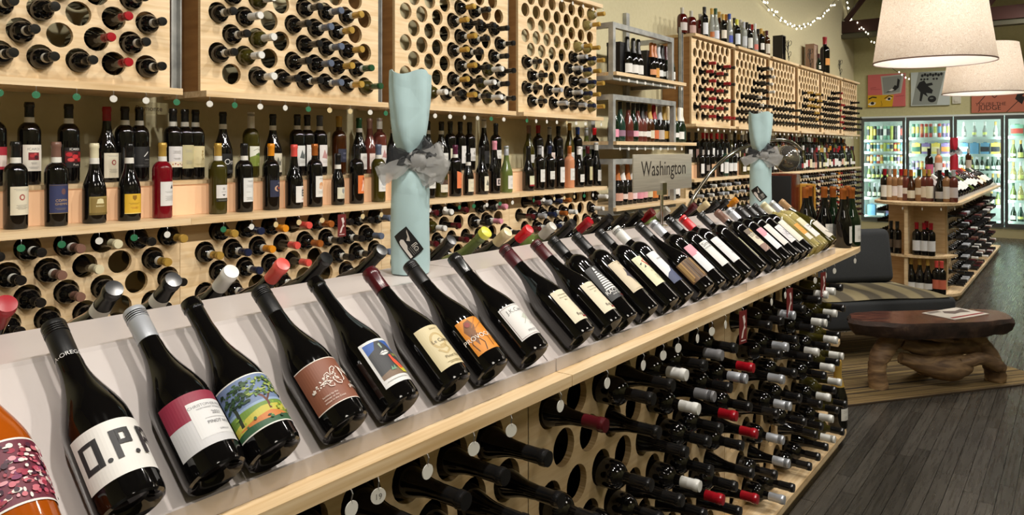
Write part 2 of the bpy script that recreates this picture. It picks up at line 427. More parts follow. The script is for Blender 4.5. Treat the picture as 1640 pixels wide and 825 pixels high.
for i, y0 in enumerate(NEAR): upper_rack(y0, 'plywood bottle rack with round holes, upper rack ' + where_near(i), 'upper wall racks')
for i, y0 in enumerate(FAR): upper_rack(y0, 'plywood bottle rack high on the wall, ' + ORD[5 - i] + ' the glass-door coolers', 'upper wall racks')
for y in [n + UW + .06 for n in NEAR[:3]] + [NEAR[0] - .06, FAR[0] - .075]:
    o = MB().box(-.02, .012, -.022, -.016, 0, .9).box(-.02, .012, .016, .022, 0, .9).box(-.02, -.014, -.022, .022, 0, .9).obj('steel_upright', STEEL)
    o.location = (-2.97, y, UZ)
    tag(o, 'slotted steel upright ' + ('beside the fourth Piemonte-side upper rack' if y < .6 else 'beside the spirit bottles, before the far upper racks' if y > 6 else 'in the gap before the ' + ['third', 'second', 'first'][min(2, int((y - 1.4) / 1.1))] + ' Piemonte-side upper rack'), 'post', 'steel uprights between wall racks')
CODE = {'k': 'black', 'r': 'red', 'w': 'white', 'g': 'gold', 'b': 'grey-blue', 'G': 'green', 'n': 'navy', 'i': 'ivory', 'p': 'pink', 'o': 'orange', 'C': 'coral',
        't': 'copper', 'B': 'brown', 'u': 'burgundy', 's': 'silver', 'R': 'bright red', 'c': 'gold', 'e': 'grey'}
def rack_bottle(x, y, z, ch, where, grp, deep=0.0, ty=None, gl=None, r=.0445, prot=.128):
    cap = CODE[ch]
    if ty is None: ty = 'burgundy' if ch in 'rCiu' else 'bordeaux'
    if gl is None: gl = 'white' if ch == 'c' else ('olive' if ch in 'wG' and R.random() < .5 else 'dark')
    g = {'dark': 'dark', 'olive': 'olive green', 'white': 'pale clear'}[gl]
    dz = -(r - PROF[ty][0]) + .0006
    style = 'screw' if ch in 'sew' and R.random() < .5 else 'foil'
    return bottle(ty, gl, cap, style, None, lying(x - PROF[ty][1] + prot - deep, y, z + dz, R.uniform(0, 6.28), 0),
                  f'{cap}-capped ' + ('' if g == 'dark' else g + ' ') + f'bottle, {where}', grp, band=(ty == 'bordeaux' and R.random() < .7 and prot < .14))
ORDN = ['second', 'third', 'fourth', 'fifth', 'sixth', 'seventh', 'eighth', 'ninth']
HOLE = ['first'] + ORDN
PS = ['first Piemonte-side', 'second Piemonte-side', 'third Piemonte-side', 'fourth Piemonte-side']
ROWU = ['bottom row,'] + [o_ + ' row up,' for o_ in ORDN]
ROWD = ['top row,'] + [o_ + ' row down,' for o_ in ORDN]
UPMAP = [
    ['', '', '', '', '', '....krk', '..kk.rk', '...k.rk', '..kkkrk'],
    ['', '', '', 'kw.kb..', 'kw.kbg.', 'kw.kbg.', 'kw.kbg.', 'kw.kbgG', '.wkkbgG'],
    ['', '...k...', '...gk..', '...gkkk', '...gk.k', '...gk.k', '...gkwk', '...gkwk', '.wkgkwk'],
    ['......c', '......c', '.......', '.....cc', '....snc', 'k...snc', 'k...snc', 'k.s.snc', 'k.sksnc']]
for u, y0 in enumerate(NEAR):
    for ri, row in enumerate(UPMAP[u]):
        i = 8 - ri
        for k, ch in enumerate(row):
            if ch in '. ': continue
            rack_bottle(UXF, y0 + .08 + CP * k + (.0625 if i % 2 == 0 else 0), UZ + .08 + RP * i, ch, f'{ROWU[i]} {HOLE[6 - k]} hole from steel-shelf end, {PS[3 - u]} upper rack', 'bottles lying in the upper rack ' + where_near(u), R.uniform(0, .01))
# lower racks
LXF = -2.93; LZ0, LZ1 = .06, 1.098; LCP = .1265; LRP = .0858; LY = [.513 + 1.107 * k for k in range(4)]; LYF = [6.545 + 1.107 * k for k in range(6)]
lo_holes = [((.17 if i % 2 == 0 else .107) + LCP * k, 1.057 - LZ0 - LRP * i) for i in range(11) for k in range(8)]
LP = panel_mesh('front_panel', 1.105, LZ1 - LZ0, lo_holes, .0445, .018, [PLY, PLY_EDGE])
LSIDE = MB().box(WX + .005, LXF - .018, 0, .018, 0, LZ1).mesh('side_panel', PLY)
LBASE = MB().box(WX + .005, LXF - .002, .001, 1.104, 0, LZ0 - .0005).mesh('base_board', SHELFWOOD)
SHF = MB().box(WX + .002, -2.845, 0, 1.106, LZ1 + .0005, LZ1 + .028).mesh('shelf_board', SHELFWOOD)
GLOW, gnt, gb = nodes_of('riser_painted_glow', .5)
gb.inputs['Base Color'].default_value = lin('d8b490'); gb.inputs['Emission Color'].default_value = (1.0, .52, .26, 1); gb.inputs['Emission Strength'].default_value = .34  # peach emission put into the riser in place of hidden strip lights
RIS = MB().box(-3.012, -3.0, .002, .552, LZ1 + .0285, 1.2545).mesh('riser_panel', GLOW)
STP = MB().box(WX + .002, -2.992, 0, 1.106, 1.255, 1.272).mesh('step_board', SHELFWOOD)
def lower_unit(y0, label, dlabel, lg, dg):
    t = thing('wall_rack', label, 'wine rack', (WX, y0, 0), 0, lg)
    for nm, me, dx, dy, dz in (('front_panel', LP, LXF, 0, LZ0), ('side_panel', LSIDE, 0, 0, 0), ('side_panel', LSIDE, 0, 1.087, 0), ('base_board', LBASE, 0, 0, 0)):
        o = link(nm, me, t); o.location = (dx - WX, dy, dz)
    t = thing('display_step', dlabel, 'display shelf', (WX, y0, LZ1), 0, dg)
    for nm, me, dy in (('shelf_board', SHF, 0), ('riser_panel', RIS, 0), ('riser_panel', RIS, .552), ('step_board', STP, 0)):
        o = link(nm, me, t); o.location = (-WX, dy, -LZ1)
for i, y0 in enumerate(LY): lower_unit(y0, 'floor-standing plywood bottle rack with round holes, lower rack ' + where_near(i), 'two-step wooden bottle display with warm-lit riser, ' + where_near(i), 'lower wall racks', 'stepped bottle displays')
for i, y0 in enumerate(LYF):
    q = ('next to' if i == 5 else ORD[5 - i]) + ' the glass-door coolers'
    lower_unit(y0, 'low plywood bottle rack under the display steps, ' + q, 'two-step wooden bottle display with warm-lit riser, ' + q, 'lower wall racks', 'stepped bottle displays')
LOMAP = [
    ['..kkBikg', '..kkBi.g', '..kkBk.k', '..kkkk.k', '..kk.kk.'],
    ['gnoCtkkb', 'gnoCtkkb', 'gnoC.kkb', 'kn.k..k.', '.kk.k.k.'],
    ['kuwu.kp.', 'kuwu.kp.', 'kukuuk.k', 'ku.k.kk.'],
    ['usnt...w', 'usntw..w', 'usnk..kk', 'usnk.k.k']]
for u, y0 in enumerate(LY):
    for i, row in enumerate(LOMAP[u]):
        for k, ch in enumerate(row):
            if ch in '. ': continue
            rack_bottle(LXF, y0 + (.17 if i % 2 == 0 else .107) + LCP * k, 1.057 - LRP * i, ch, f'{ROWD[i]} {HOLE[7 - k]} hole from steel-shelf end, {PS[3 - u]} lower rack', 'bottles lying in the lower rack ' + where_near(u), R.uniform(0, .012))

# ---------------------------------------------------------------- labels for the display bottles
def lines(cx, y, n, wd, col='8a8a88', dy=4.2, th=1.0):
    return [('r', cx - wd / 2 * (1 - .25 * (j % 2)), y - j * dy, cx + wd / 2 * (1 - .25 * (j % 2)), y - j * dy + th, col) for j in range(n)]
def lab(base, wd=66, ht=92, kind='plain', acc='a03030', col='9a9890'):
    o = [('r', -wd / 2, -ht / 2, wd / 2, ht / 2, base)]
    if kind == 'plain': o += lines(0, ht * .28, 3, wd * .6, col) + lines(0, -ht * .18, 4, wd * .5, col)
    elif kind == 'emblem': o += [('e', 0, ht * .12, wd * .13, wd * .15, acc), ('e', 0, ht * .12, wd * .07, wd * .09, base)] + lines(0, ht * .4, 2, wd * .7, col) + lines(0, -ht * .16, 4, wd * .5, col)
    elif kind == 'band': o += [('r', -wd / 2, -ht / 2, wd / 2, -ht * .34, acc)] + lines(0, ht * .25, 3, wd * .6, col)
    elif kind == 'art': o += [('p', [(-wd * .3, -ht * .1), (-wd * .1, ht * .3), (wd * .1, ht * .05), (wd * .32, ht * .2), (wd * .2, -ht * .15)], acc)] + lines(0, -ht * .25, 3, wd * .6, col)
    elif kind == 'crest': o += [('p', [(-9, 18), (9, 18), (9, 4), (0, -6), (-9, 4)], acc), ('l', [(-9, 22), (-5, 18), (0, 23), (5, 18), (9, 22)], 1.5, acc)] + lines(0, -ht * .2, 4, wd * .55, col)
    return o
LABS = {
    'icardi white': [('r', -36, -48, 36, 48, 'e3ddd2'), ('t', 'ICARDI', 0, 28, 13, '6a6a66'), ('r', -18, -8, 18, 20, '7a1420'), ('e', -6, 8, 8, 6, 'b02a30'), ('e', 8, 2, 7, 7, '3a0a10'), ('e', 4, 14, 5, 4, 'c04a48')] + lines(0, -18, 2, 20) + lines(0, -34, 2, 34),
    'icardi black': [('r', -36, -38, 36, 38, '141012'), ('t', 'ICARDI', 0, 28, 12, 'e8e4de'), ('r', -34, -18, 34, 24, '5a0c14'), ('e', -20, 12, 11, 8, 'b81c28'), ('e', 2, 4, 12, 9, 'c42a30'), ('e', 22, 14, 9, 8, '8a121c'), ('e', -14, -8, 12, 7, 'd84a48'), ('e', 18, -8, 10, 7, 'b01a26'), ('e', 4, 16, 8, 5, '2a0608'), ('t', 'Pura', 4, -31, 12, 'eeeae2')],
    'slash': [('r', -36, -42, 36, 42, '1c1c1e'), ('l', [(-2, 2), (16, 22)], 3, 'e8e8e6'), ('t', 'LANGHE', 12, -12, 6, 'b8b8b6')] + lines(10, -22, 2, 30, '6a6a6a') + [('r', -36, -34, 36, -33, '8a8a8a')],
    'floral': [('r', -34, -44, 34, 44, 'd8d6d6'), ('r', -34, -44, 34, -20, 'e6dcc6')] + [('e', x, -32 + (x % 7) - 3, 3, 3, c) for x, c in ((-28, '8a2a30'), (-18, 'c08a40'), (-8, '7a2a40'), (2, 'b04a30'), (12, '6a5a30'), (22, '9a2a30'))] + lines(0, 24, 3, 34) + lines(0, -6, 2, 30),
    'beige figure': [('r', -34, -46, 34, 46, 'd2c69a'), ('l', [(14, 20), (10, 6), (16, -6), (12, -16)], 2.5, '8a6a20'), ('l', [(10, 6), (20, 10)], 2, '8a6a20'), ('e', 14, 23, 3.5, 4, '8a6a20'), ('l', [(16, -6), (22, -14)], 2, '8a6a20')] + lines(0, -32, 2, 40, 'a89a6a'),
    'script': [('r', -36, -44, 36, 44, '131313'), ('t', "Om", 8, -4, 36, 'e6e6e4'), ('r', -4, -44, 34, -26, '2c2c2c')] + lines(14, -32, 2, 26, '8a8a8a'),
    'green hill': [('r', -36, -46, 36, 46, 'dedfd0'), ('p', [(-36, -46), (36, -46), (36, 0), (12, 18), (-6, 6), (-36, -4)], '7f8f3a'), ('p', [(-10, 8), (12, 18), (28, 6), (16, 0)], '4f6a2a'), ('l', [(-20, 26), (0, 34), (22, 28)], 2, '6a6a4a'), ('t', 'C++', 14, -40, 12, 'e0e2c8')],
    'cream emblem': lab('d9d2bc', 72, 98, 'emblem', 'a04a44'),
    'blue zoppa': [('r', -36, -52, 36, 52, '30365e'), ('e', 10, 26, 8, 11, '6a4a4a'), ('t', 'COPPA', 4, -10, 13, 'b79a6a'), ('t', 'GHEMME', 4, -22, 11, 'b79a6a')] + lines(2, -34, 2, 40, '8a7a60') + [('r', -36, -52, 36, -50, '8f7a50'), ('r', -36, 48, 36, 50, '6a5a48')],
    'gold plate': [('r', -38, -34, 38, 34, '9c8a52'), ('r', -33, -29, 33, 29, '86713c'), ('p', [(-14, 8), (-10, 24), (0, 27), (10, 24), (14, 8)], 'd8cfa4'), ('t', 'BAROLO', 0, -4, 8, 'e6dcb0'), ('r', -38, -34, 38, -26, '6a5a2a')],
    'yellow crest': [('r', -36, -38, 36, 38, 'd6ac30'), ('p', [(-8, 32), (8, 32), (8, 20), (0, 12), (-8, 20)], '8a6414')] + lines(0, 2, 2, 44, '8a6a1a') + lines(0, -14, 2, 30, 'a03a20') + [('r', -36, -38, 36, -35, 'e8d080')],
    'white tree': [('r', -34, -48, 34, 48, 'dcdcda'), ('p', [(6, 20), (22, 20), (18, 32), (14, 36), (10, 32)], '5a5a5e')] + lines(4, 8, 2, 44, '7a7a78') + lines(4, -10, 5, 40, '9a9a98'),
    'small white': [('r', -26, -30, 30, 26, 'dad8d6'), ('e', 6, 10, 6, 6, 'a8a8a6'), ('t', '54 RUS', 6, -6, 7, '6a6a6a'), ('p', [(-2, -14), (14, -14), (6, -22)], '3a3a3a'), ('r', -26, -44, 30, -33, '2a2a26')] + lines(2, -39, 1, 40, 'b8b8a8'),
    'trevisi': [('r', -30, -52, 34, 52, 'dcdedc'), ('t', 'TREVISI', 2, 34, 9, '5a5a58')] + lines(2, 20, 3, 40) + lines(-8, -10, 1, 18) + lines(0, -34, 3, 36) + [('r', 26, -6, 34, 8, '2a2a2a')],
    'moon': [('r', -32, -38, 36, 38, '252a44'), ('e', 4, 0, 16, 13, 'c8a080'), ('e', 12, 1, 15, 12, '252a44'), ('p', [(4, 6), (30, 8), (34, 0), (10, -4)], 'a8482a'), ('r', 6, 22, 20, 28, '6a6a78')],
    'big E': [('r', -28, -38, 36, 38, 'dedcd8'), ('r', 4, -10, 10, 22, '3a3a3a'), ('r', 10, 14, 28, 22, '3a3a3a'), ('r', 10, 2, 24, 9, '3a3a3a'), ('r', 10, -10, 28, -3, '3a3a3a'), ('p', [(4, 28), (16, 32), (14, 26)], 'b02028'), ('t', 'ROSSO', 16, -26, 8, 'b02a30')],
    'orange art': [('r', -24, -50, 32, 50, 'dedcd6'), ('e', 8, 8, 14, 13, 'd8a070'), ('e', 4, -4, 12, 10, 'e0b898'), ('t', 'SAN RO', 8, 34, 8, '8a8a86')] + lines(6, -24, 3, 36),
    'cream crest': lab('cfcdb8', 66, 56, 'crest', '8a8f90'),
    'orange figure': [('r', -18, -46, 34, 46, 'd8743a'), ('l', [(14, 30), (14, 6), (8, -20), (4, -34)], 5, 'eae0d4'), ('l', [(14, 6), (20, -18), (18, -34)], 5, 'eae0d4'), ('e', 16, 32, 6, 3, '1a1a1a'), ('e', 15, 26, 4, 5, 'b84030'), ('l', [(8, 14), (2, 2)], 3, 'b03028'), ('l', [(20, 18), (26, 30)], 3, '1a1a1a')],
    'pale blue': lab('dcdedd', 62, 84, 'art', 'c4ccd2'),
    'orange slant': [('p', [(-26, -50), (34, -50), (34, 34), (-26, 50)], 'dd7a4a'), ('t', 'Vigne', 6, 2, 12, 'b84a24')] + lines(6, -30, 2, 34, 'b85a34'),
    'red stripe': [('r', -36, -34, 36, 34, 'd0d2b4'), ('r', -36, -34, 36, -24, '8a1420'), ('e', 14, 8, 9, 8, 'a8b090')] + lines(0, 26, 2, 40),
    'square mark': [('r', -20, -30, 34, 14, 'd6c8c4'), ('r', -12, -24, 12, 8, '3a3434'), ('r', -4, -16, 6, 0, 'b8a8a4')],
    'beige tall': lab('bdb58c', 54, 100, 'plain'), 'white plain': lab('dadad6', 60, 84), 'white tall': lab('dcdcda', 58, 108), 'cream plain': lab('d6d0b8', 62, 76),
    'white low': lab('d8d8d4', 60, 56), 'white pink art': lab('dcd8d6', 66, 108, 'art', 'b88a88'), 'navy': [('r', -32, -34, 34, 34, '262a3e'), ('t', 'SORI', 6, 8, 10, '8a8aa0')] + lines(6, -8, 3, 34, '7a7a90'),
    'cream cheval': lab('d8d2bc', 56, 90, 'art', '6a6a60'), 'white hill': lab('dadcda', 62, 100, 'art', '5a6060'), 'pink white': lab('e0cfc8', 58, 84, 'band', 'c8a090'),
    'brown white': [('r', -32, -36, 32, 36, 'd8d2c2'), ('r', -32, 8, 32, 36, '4a3226'), ('t', 'V', 10, 16, 14, 'c8b090')] + lines(4, -10, 3, 36), 'dot': lab('dad8d4', 62, 80, 'emblem', '2a2a2a'),
    'dark': [('r', -34, -40, 34, 40, '1a1a1c')] + lines(6, 10, 3, 36, '6a6a6a'), 'red left': [('r', -34, -40, 34, 40, 'a02030'), ('r', -10, -30, 30, 10, 'd8c8c0')],
}
LOOK = {'icardi white': 'white label with red picture', 'icardi black': 'black label with red picture', 'slash': 'black label with white slash', 'floral': 'white floral label', 'beige figure': 'beige label with dancing figure',
        'script': 'black label with white script', 'green hill': 'white label with green hill', 'cream emblem': 'cream label with small red emblem', 'blue zoppa': 'blue label with gold letters', 'gold plate': 'gold metallic label',
        'yellow crest': 'yellow crest label', 'white tree': 'tall white label with grey crest', 'small white': 'small white label over black strip', 'trevisi': 'tall white lettered label', 'moon': 'navy label with crescent moon',
        'big E': 'white label with big letter E', 'orange art': 'white label with orange painting', 'cream crest': 'cream crest label', 'orange figure': 'orange label with white figure', 'pale blue': 'pale blue-white label',
        'orange slant': 'orange slanted label', 'red stripe': 'cream label with red stripe', 'square mark': 'pale label with dark square', 'beige tall': 'tall beige label', 'white plain': 'plain white label', 'white tall': 'tall white label',
        'cream plain': 'plain cream label', 'white low': 'low white label', 'white pink art': 'white label with pink drawing', 'navy': 'navy label', 'cream cheval': 'cream label with grey drawing', 'white hill': 'white label with grey hill',
        'pink white': 'pinkish white label', 'brown white': 'brown and white label', 'dot': 'white label with black dot', 'dark': 'black label', 'red left': 'red label'}
ZC = {'bordeaux': .098, 'burgundy': .066, 'sparkling': .07, 'slender': .08, 'small': .06, 'decanter': .07}
GNAME = {'dark': 'dark', 'black': 'black', 'green': 'green', 'olive': 'olive', 'amber': 'amber', 'rose': 'rosé', 'pink': 'pale rosé', 'red': 'red', 'white': 'pale', 'orange': 'orange', 'gold': 'golden', 'palegreen': 'pale green', 'clear': 'clear', 'peach': 'peach-coloured', 'whisky': 'deep red', 'bluegreen': 'dark green'}
FRONT = [(25, 'bordeaux', 'dark', 'black', 1, 'cream emblem'), (90, 'bordeaux', 'dark', 'brown', 1, 'blue zoppa'), (151, 'burgundy', 'dark', 'ivory', 1, 'gold plate'), (207, 'burgundy', 'dark', 'black', 1, 'yellow crest'),
         (260, 'bordeaux', 'red', 'gold', 1, 'white tree'), (349, 'bordeaux', 'olive', 'gold', 1, 'small white'), (391, 'bordeaux', 'dark', 'black', 1, 'trevisi'), (434, 'bordeaux', 'dark', 'orange', 0, 'moon'),
         (471, 'burgundy', 'dark', 'coral', 0, 'big E'), (504, 'bordeaux', 'dark', 'copper', 0, 'orange art'), (541, 'small', 'dark', 'black', 1, 'cream crest'), (571, 'bordeaux', 'dark', 'black', 0, 'orange figure'),
         (606, 'bordeaux', 'olive', 'grey-blue', 1, 'pale blue'), (643, 'bordeaux', 'dark', 'black', 0, 'cream plain'), (687, 'bordeaux', 'dark', 'black', 0, 'white plain'), (706, 'burgundy', 'olive', 'white', 0, 'brown white'),
         (729, 'bordeaux', 'dark', 'purple', 1, 'orange slant'), (750, 'small', 'dark', 'black', 1, 'cream plain'), (772, 'burgundy', 'dark', 'black', 0, 'cream cheval'), (792, 'slender', 'dark', 'pink', 0, 'square mark'),
         (811, 'burgundy', 'palegreen', 'silver', 0, 'white plain'), (846, 'burgundy', 'dark', 'black', 0, 'red stripe'), (864, 'bordeaux', 'dark', 'grey', 0, 'white plain'), (880, 'bordeaux', 'dark', 'navy', 0, 'white low'),
         (896, 'bordeaux', 'dark', 'black', 0, 'white tall'), (912, 'bordeaux', 'pink', 'copper', 0, 'white plain'), (927, 'burgundy', 'dark', 'white', 0, 'white low'), (941, 'bordeaux', 'dark', 'burgundy', 0, 'beige tall'),
         (955, 'slender', 'dark', 'white', 0, 'white plain')]
BACK = [(-9, 'bordeaux', 'dark', 'black', 1, 'red left'), (47, 'bordeaux', 'dark', 'black', 1, 'icardi white'), (110, 'bordeaux', 'dark', 'black', 1, 'icardi black'), (171, 'burgundy', 'dark', 'red', 0, 'cream emblem'),
        (200, 'bordeaux', 'dark', 'black', 1, 'dark'), (223, 'bordeaux', 'dark', 'black', 1, 'slash'), (277, 'bordeaux', 'dark', 'black', 1, 'floral'), (296, 'bordeaux', 'dark', 'black', 1, 'beige tall'), (313, 'bordeaux', 'dark', 'black', 1, 'beige figure'),
        (357, 'burgundy', 'dark', 'black', 1, 'script'), (402, 'bordeaux', 'olive', 'white', 1, 'green hill'), (437, 'burgundy', 'dark', 'black', 1, 'cream cheval'), (476, 'bordeaux', 'dark', 'black', 1, 'white hill'), (492, 'bordeaux', 'dark', 'black', 1, 'white tall'),
        (512, 'bordeaux', 'dark', 'grey-blue', 1, 'white pink art'), (543, 'bordeaux', 'amber', 'gold', 0, 'navy'), (575, 'burgundy', 'dark', 'green', 1, 'white plain'), (592, 'burgundy', 'rose', 'brown', 0, 'pink white'), (608, 'bordeaux', 'rose', 'white', 0, 'white pink art'),
        (630, 'burgundy', 'dark', 'black', 1, 'dark'), (685, 'burgundy', 'dark', 'black', 1, 'white plain'), (707, 'burgundy', 'dark', 'black', 1, 'white plain'), (721, 'bordeaux', 'dark', 'black', 0, 'cream plain'), (737, 'bordeaux', 'dark', 'black', 0, 'white tall'),
        (752, 'bordeaux', 'dark', 'black', 0, 'dot'), (775, 'slender', 'dark', 'white', 0, 'dark'), (794, 'bordeaux', 'dark', 'black', 0, 'white low'), (847, 'burgundy', 'olive', 'brown', 0, 'white low'), (862, 'bordeaux', 'dark', 'red', 0, 'white tall'),
        (880, 'burgundy', 'dark', 'silver', 0, 'pink white'), (894, 'bordeaux', 'dark', 'black', 0, 'dark'), (912, 'slender', 'olive', 'gold', 0, 'white low'), (925, 'bordeaux', 'dark', 'blue', 0, 'white tall'), (939, 'burgundy', 'palegreen', 'silver', 0, 'white low'), (952, 'bordeaux', 'dark', 'bright red', 0, 'white plain')]
def cap2(lst, n_):
    q = lst[n_ - 1] if n_ else lst[1]
    return f'{q[3]}-capped {LOOK[q[5]]}'
for tier, lst, X, Z in (('lower', FRONT, -2.943, LZ1 + .028), ('upper', BACK, -3.075, 1.272)):
    for n_, (px, ty, gl, cap, band, lk) in enumerate(lst):
        p = px_X(px, 300, X); twin = sum(1 for q in lst if q[2:4] == (gl, cap) and q[5] == lk and (q[1] == 'slender') == (ty == 'slender')) > 1
        bottle(ty, gl, cap, 'foil' if cap not in ('silver', 'white', 'grey') else 'screw', (lk, LABS[lk], ZC[ty]), stand(X, p.y, Z + .0004, R.uniform(-.05, .28)),
               f'{GNAME[gl]} {"slim " if ty == "slender" else ""}bottle with {cap} capsule and {LOOK[lk]} on {tier} display step' if not twin else f'{cap}-capped {GNAME[gl]} bottle, {LOOK[lk]}, {tier} step, beside {cap2(lst, n_)}', f'bottles on the {tier} step of the near wall display', bool(band))
# far wall display: small copies
def rnd_bottle(rr):
    gl = rr.choice(['dark'] * 8 + ['olive', 'palegreen', 'rose', 'amber']); cap = rr.choice(['black'] * 6 + ['red', 'red', 'white', 'white', 'gold', 'orange', 'silver', 'burgundy', 'navy', 'green'])
    ty = rr.choice(['bordeaux', 'bordeaux', 'bordeaux', 'burgundy', 'slender']); lb, ln = rr.choice([('dcdcd8', 'white')] * 5 + [('d2cba8', 'cream'), ('1c1c20', 'black'), ('b8b0a0', 'beige'), ('c89a8a', 'pinkish'), ('8a2028', 'red'), ('d8d8da', 'white')])
    return ty, gl, cap, lb, ln
rr = random.Random(3)
FARF = [(1122, 'bordeaux', 'dark', 'black', 'dcdcd8', 'white'), (1131, 'bordeaux', 'dark', 'black', '8a8078', 'grey'), (1139, 'bordeaux', 'dark', 'black', 'd0a880', 'peach'), (1153, 'bordeaux', 'dark', 'black', 'dcdcda', 'white'), (1161, 'bordeaux', 'bluegreen', 'black', 'dcdcda', 'white'),
        (1168, 'bordeaux', 'dark', 'black', 'dcdcda', 'white'), (1175, 'bordeaux', 'dark', 'black', 'dcdcda', 'white'), (1189, 'burgundy', 'olive', 'black', 'dcdcda', 'white'), (1196, 'burgundy', 'olive', 'white', 'd8d2b0', 'cream')]
FARB = [(1103, 'bordeaux', 'dark', 'black', 'c8c4bc', 'grey'), (1115, 'bordeaux', 'dark', 'black', '8a6a60', 'brown'), (1126, 'bordeaux', 'dark', 'bright red', 'b0a8a0', 'grey'), (1132, 'bordeaux', 'dark', 'red', 'd8d8d4', 'white'), (1139, 'bordeaux', 'dark', 'bright red', 'dcdcd8', 'white'),
        (1148, 'bordeaux', 'dark', 'bright red', 'd8d8d4', 'white'), (1156, 'bordeaux', 'dark', 'red', 'd8d8d4', 'white'), (1163, 'bordeaux', 'dark', 'burgundy', 'd8d0b8', 'cream'), (1171, 'burgundy', 'olive', 'white', 'dcdcda', 'white'), (1177, 'slender', 'dark', 'black', 'd0d0cc', 'white')]
for tier, lst, X, Z, y1 in (('lower', FARF, -2.943, LZ1 + .028, 13.1), ('upper', FARB, -3.075, 1.272, 13.1)):
    items = [(px_X(a[0], 300, X).y,) + a[1:] for a in lst]
    y = items[-1][0] + .12
    while y < y1:
        items.append((y,) + rnd_bottle(rr)); y += rr.choice((.092, .097, .11, .125))
    for (y, ty, gl, cap, lb, ln) in items:
        o = link('wine_bottle', small_mesh(ty, gl, cap, lb)); o.matrix_world = stand(X, y, Z + .0004, rr.uniform(-.3, .1))
        tag(o, f'{GNAME[gl]} {ty.replace("bordeaux", "straight").replace("burgundy", "sloped")} bottle, {cap} capsule and {ln} label, on {tier} far display step', 'wine bottle', f'bottles on the {tier} step of the far wall display')
# far racks: the many lying bottles, too many to pick apart
def low_bottle(mb, x, y, z, ci, s=1.0, back=0.0, glass=0, sx=1):
    n = 8; prof = [(-.14, .037), (-.045, .0365), (-.02, .03), (0.0, .019), (.015, .0148), (.05, .0146)]
    vs = [(x + sx * (a - back), y + r * math.cos(2 * PI * k / n), z + r * math.sin(2 * PI * k / n)) for a, r in prof for k in range(n)]
    fs = [(i * n + k, (i + 1) * n + k, (i + 1) * n + (k + 1) % n, i * n + (k + 1) % n) for i in range(len(prof) - 1) for k in range(n)]
    mb.add(vs, fs, glass)
    prof = [(.045, .0160), (.092, .0160), (.094, .0172), (.108, .0170), (.110, .008)]
    vs = [(x + sx * (a - back), y + r * math.cos(2 * PI * k / n), z + r * math.sin(2 * PI * k / n)) for a, r in prof for k in range(n)]
    fs = [(i * n + k, (i + 1) * n + k, (i + 1) * n + (k + 1) % n, i * n + (k + 1) % n) for i in range(len(prof) - 1) for k in range(n)]
    fs.append(tuple((len(prof) - 1) * n + k for k in range(n)))
    mb.add(vs, fs, ci)
SC = ['k', 'r', 'w', 'g', 'o', 'u', 's', 'B', 'p']
SM = [GLASS['dark']] + [M(CAPC[CODE[c]], .35) for c in SC] + [GLASS['olive']]
FUP = [['.......', '.......', '.r..rk.', '.r.rk..', '.r..rk.', '.r.rk..', '.r..rk.', 'rr.rk..', '.r..rrk'],
       ['.......', '.....kw', '.....kw', '....kkw', '...kk.w', '.kkwkk.', 'kkkwkkk', 'kkkwkkk', 'kkkkkkk'],
       ['.......', '.......', '.......', '.......', '.......', '....k..', 'kkkk.k.', 'kkkkkk.', 'kkkkkkk'],
       ['.......', '.......', '.......', '.g..gk.', '.gk.gkk', '.gg.gk.', 'kkggkkk', 'kkkgkkk', 'kkkkkkk'],
       ['.......', '.......', '...kr..', '..kkr..', 'kkkkrr.', 'kkkkr..', 'kkkkrr.', 'kkkkrr.', 'kkkkkr.'],
       ['.......', '.......', '.......', '....k..', 'kk.kkk.', 'kkkkk..', 'kkkkkk.', 'kkkkkk.', 'kkkkkk.']]
mb = MB()
for u, y0 in enumerate(FAR):
    for ri, row in enumerate(FUP[u]):
        i = 8 - ri
        for k, ch in enumerate(row):
            if ch != '.': low_bottle(mb, UXF + .02, y0 + .08 + CP * k + (.0625 if i % 2 == 0 else 0), UZ + .08 + RP * i - .006, 1 + SC.index(ch), glass=0)
for u, y0 in enumerate(LYF):
    cols = [rr.choice('kkkkkuwrssgB') for _ in range(8)]
    if u == 4: cols = list('kkssorkk')
    for i in range(9):
        for k in range(8):
            if rr.random() < .06: continue
            low_bottle(mb, LXF + .02, y0 + (.17 if i % 2 == 0 else .107) + LCP * k, 1.057 - LRP * i - .006, 1 + SC.index(cols[k] if rr.random() < .85 else 'k'), glass=0 if rr.random() < .8 else 10)
tag(mb.obj('lying_wine_bottles', SM, None, 40), 'hundreds of wine bottles lying in the far wall racks towards the coolers', 'wine bottles', None, 'stuff')
# ---------------------------------------------------------------- metal-framed shelves with sparkling wine
SPK = {'u': [], 'm': [], 'l': []}
def metal_shelf(y0, y1, zs, zt, label, ye):
    t = thing('metal_framed_shelf', label, 'shelf', (WX, y0, zs), 0, 'metal-framed shelves')
    X0 = -2.80; w_ = .04
    fr = MB().box(X0 - w_, X0, y0, y0 + w_, zs - .06, zt).box(X0 - w_, X0, y1 - w_, y1, zs - .06, zt).box(X0 - w_, X0, y0 + w_, y1 - w_, zt - w_, zt).box(X0 - w_, X0, y0 + w_, y1 - w_, zs - .06, zs - .028)
    fr.box(WX + .002, X0 - w_, y0, y0 + w_, zs - .06, zs - .028).box(WX + .002, X0 - w_, y1 - w_, y1, zs - .06, zs - .028)
    fr.box(WX + .002, X0 - w_, y0, y0 + w_, zt - w_, zt).box(WX + .002, X0 - w_, y1 - w_, y1, zt - w_, zt)
    o = fr.obj('steel_frame', STEEL, t); o.location = (-WX, -y0, -zs)
    o = MB().box(WX + .002, -2.77, y0 + .002, ye, zs - .0275, zs - .0005).obj('shelf_board', SHELFWOOD, t); o.location = (-WX, -y0, -zs)
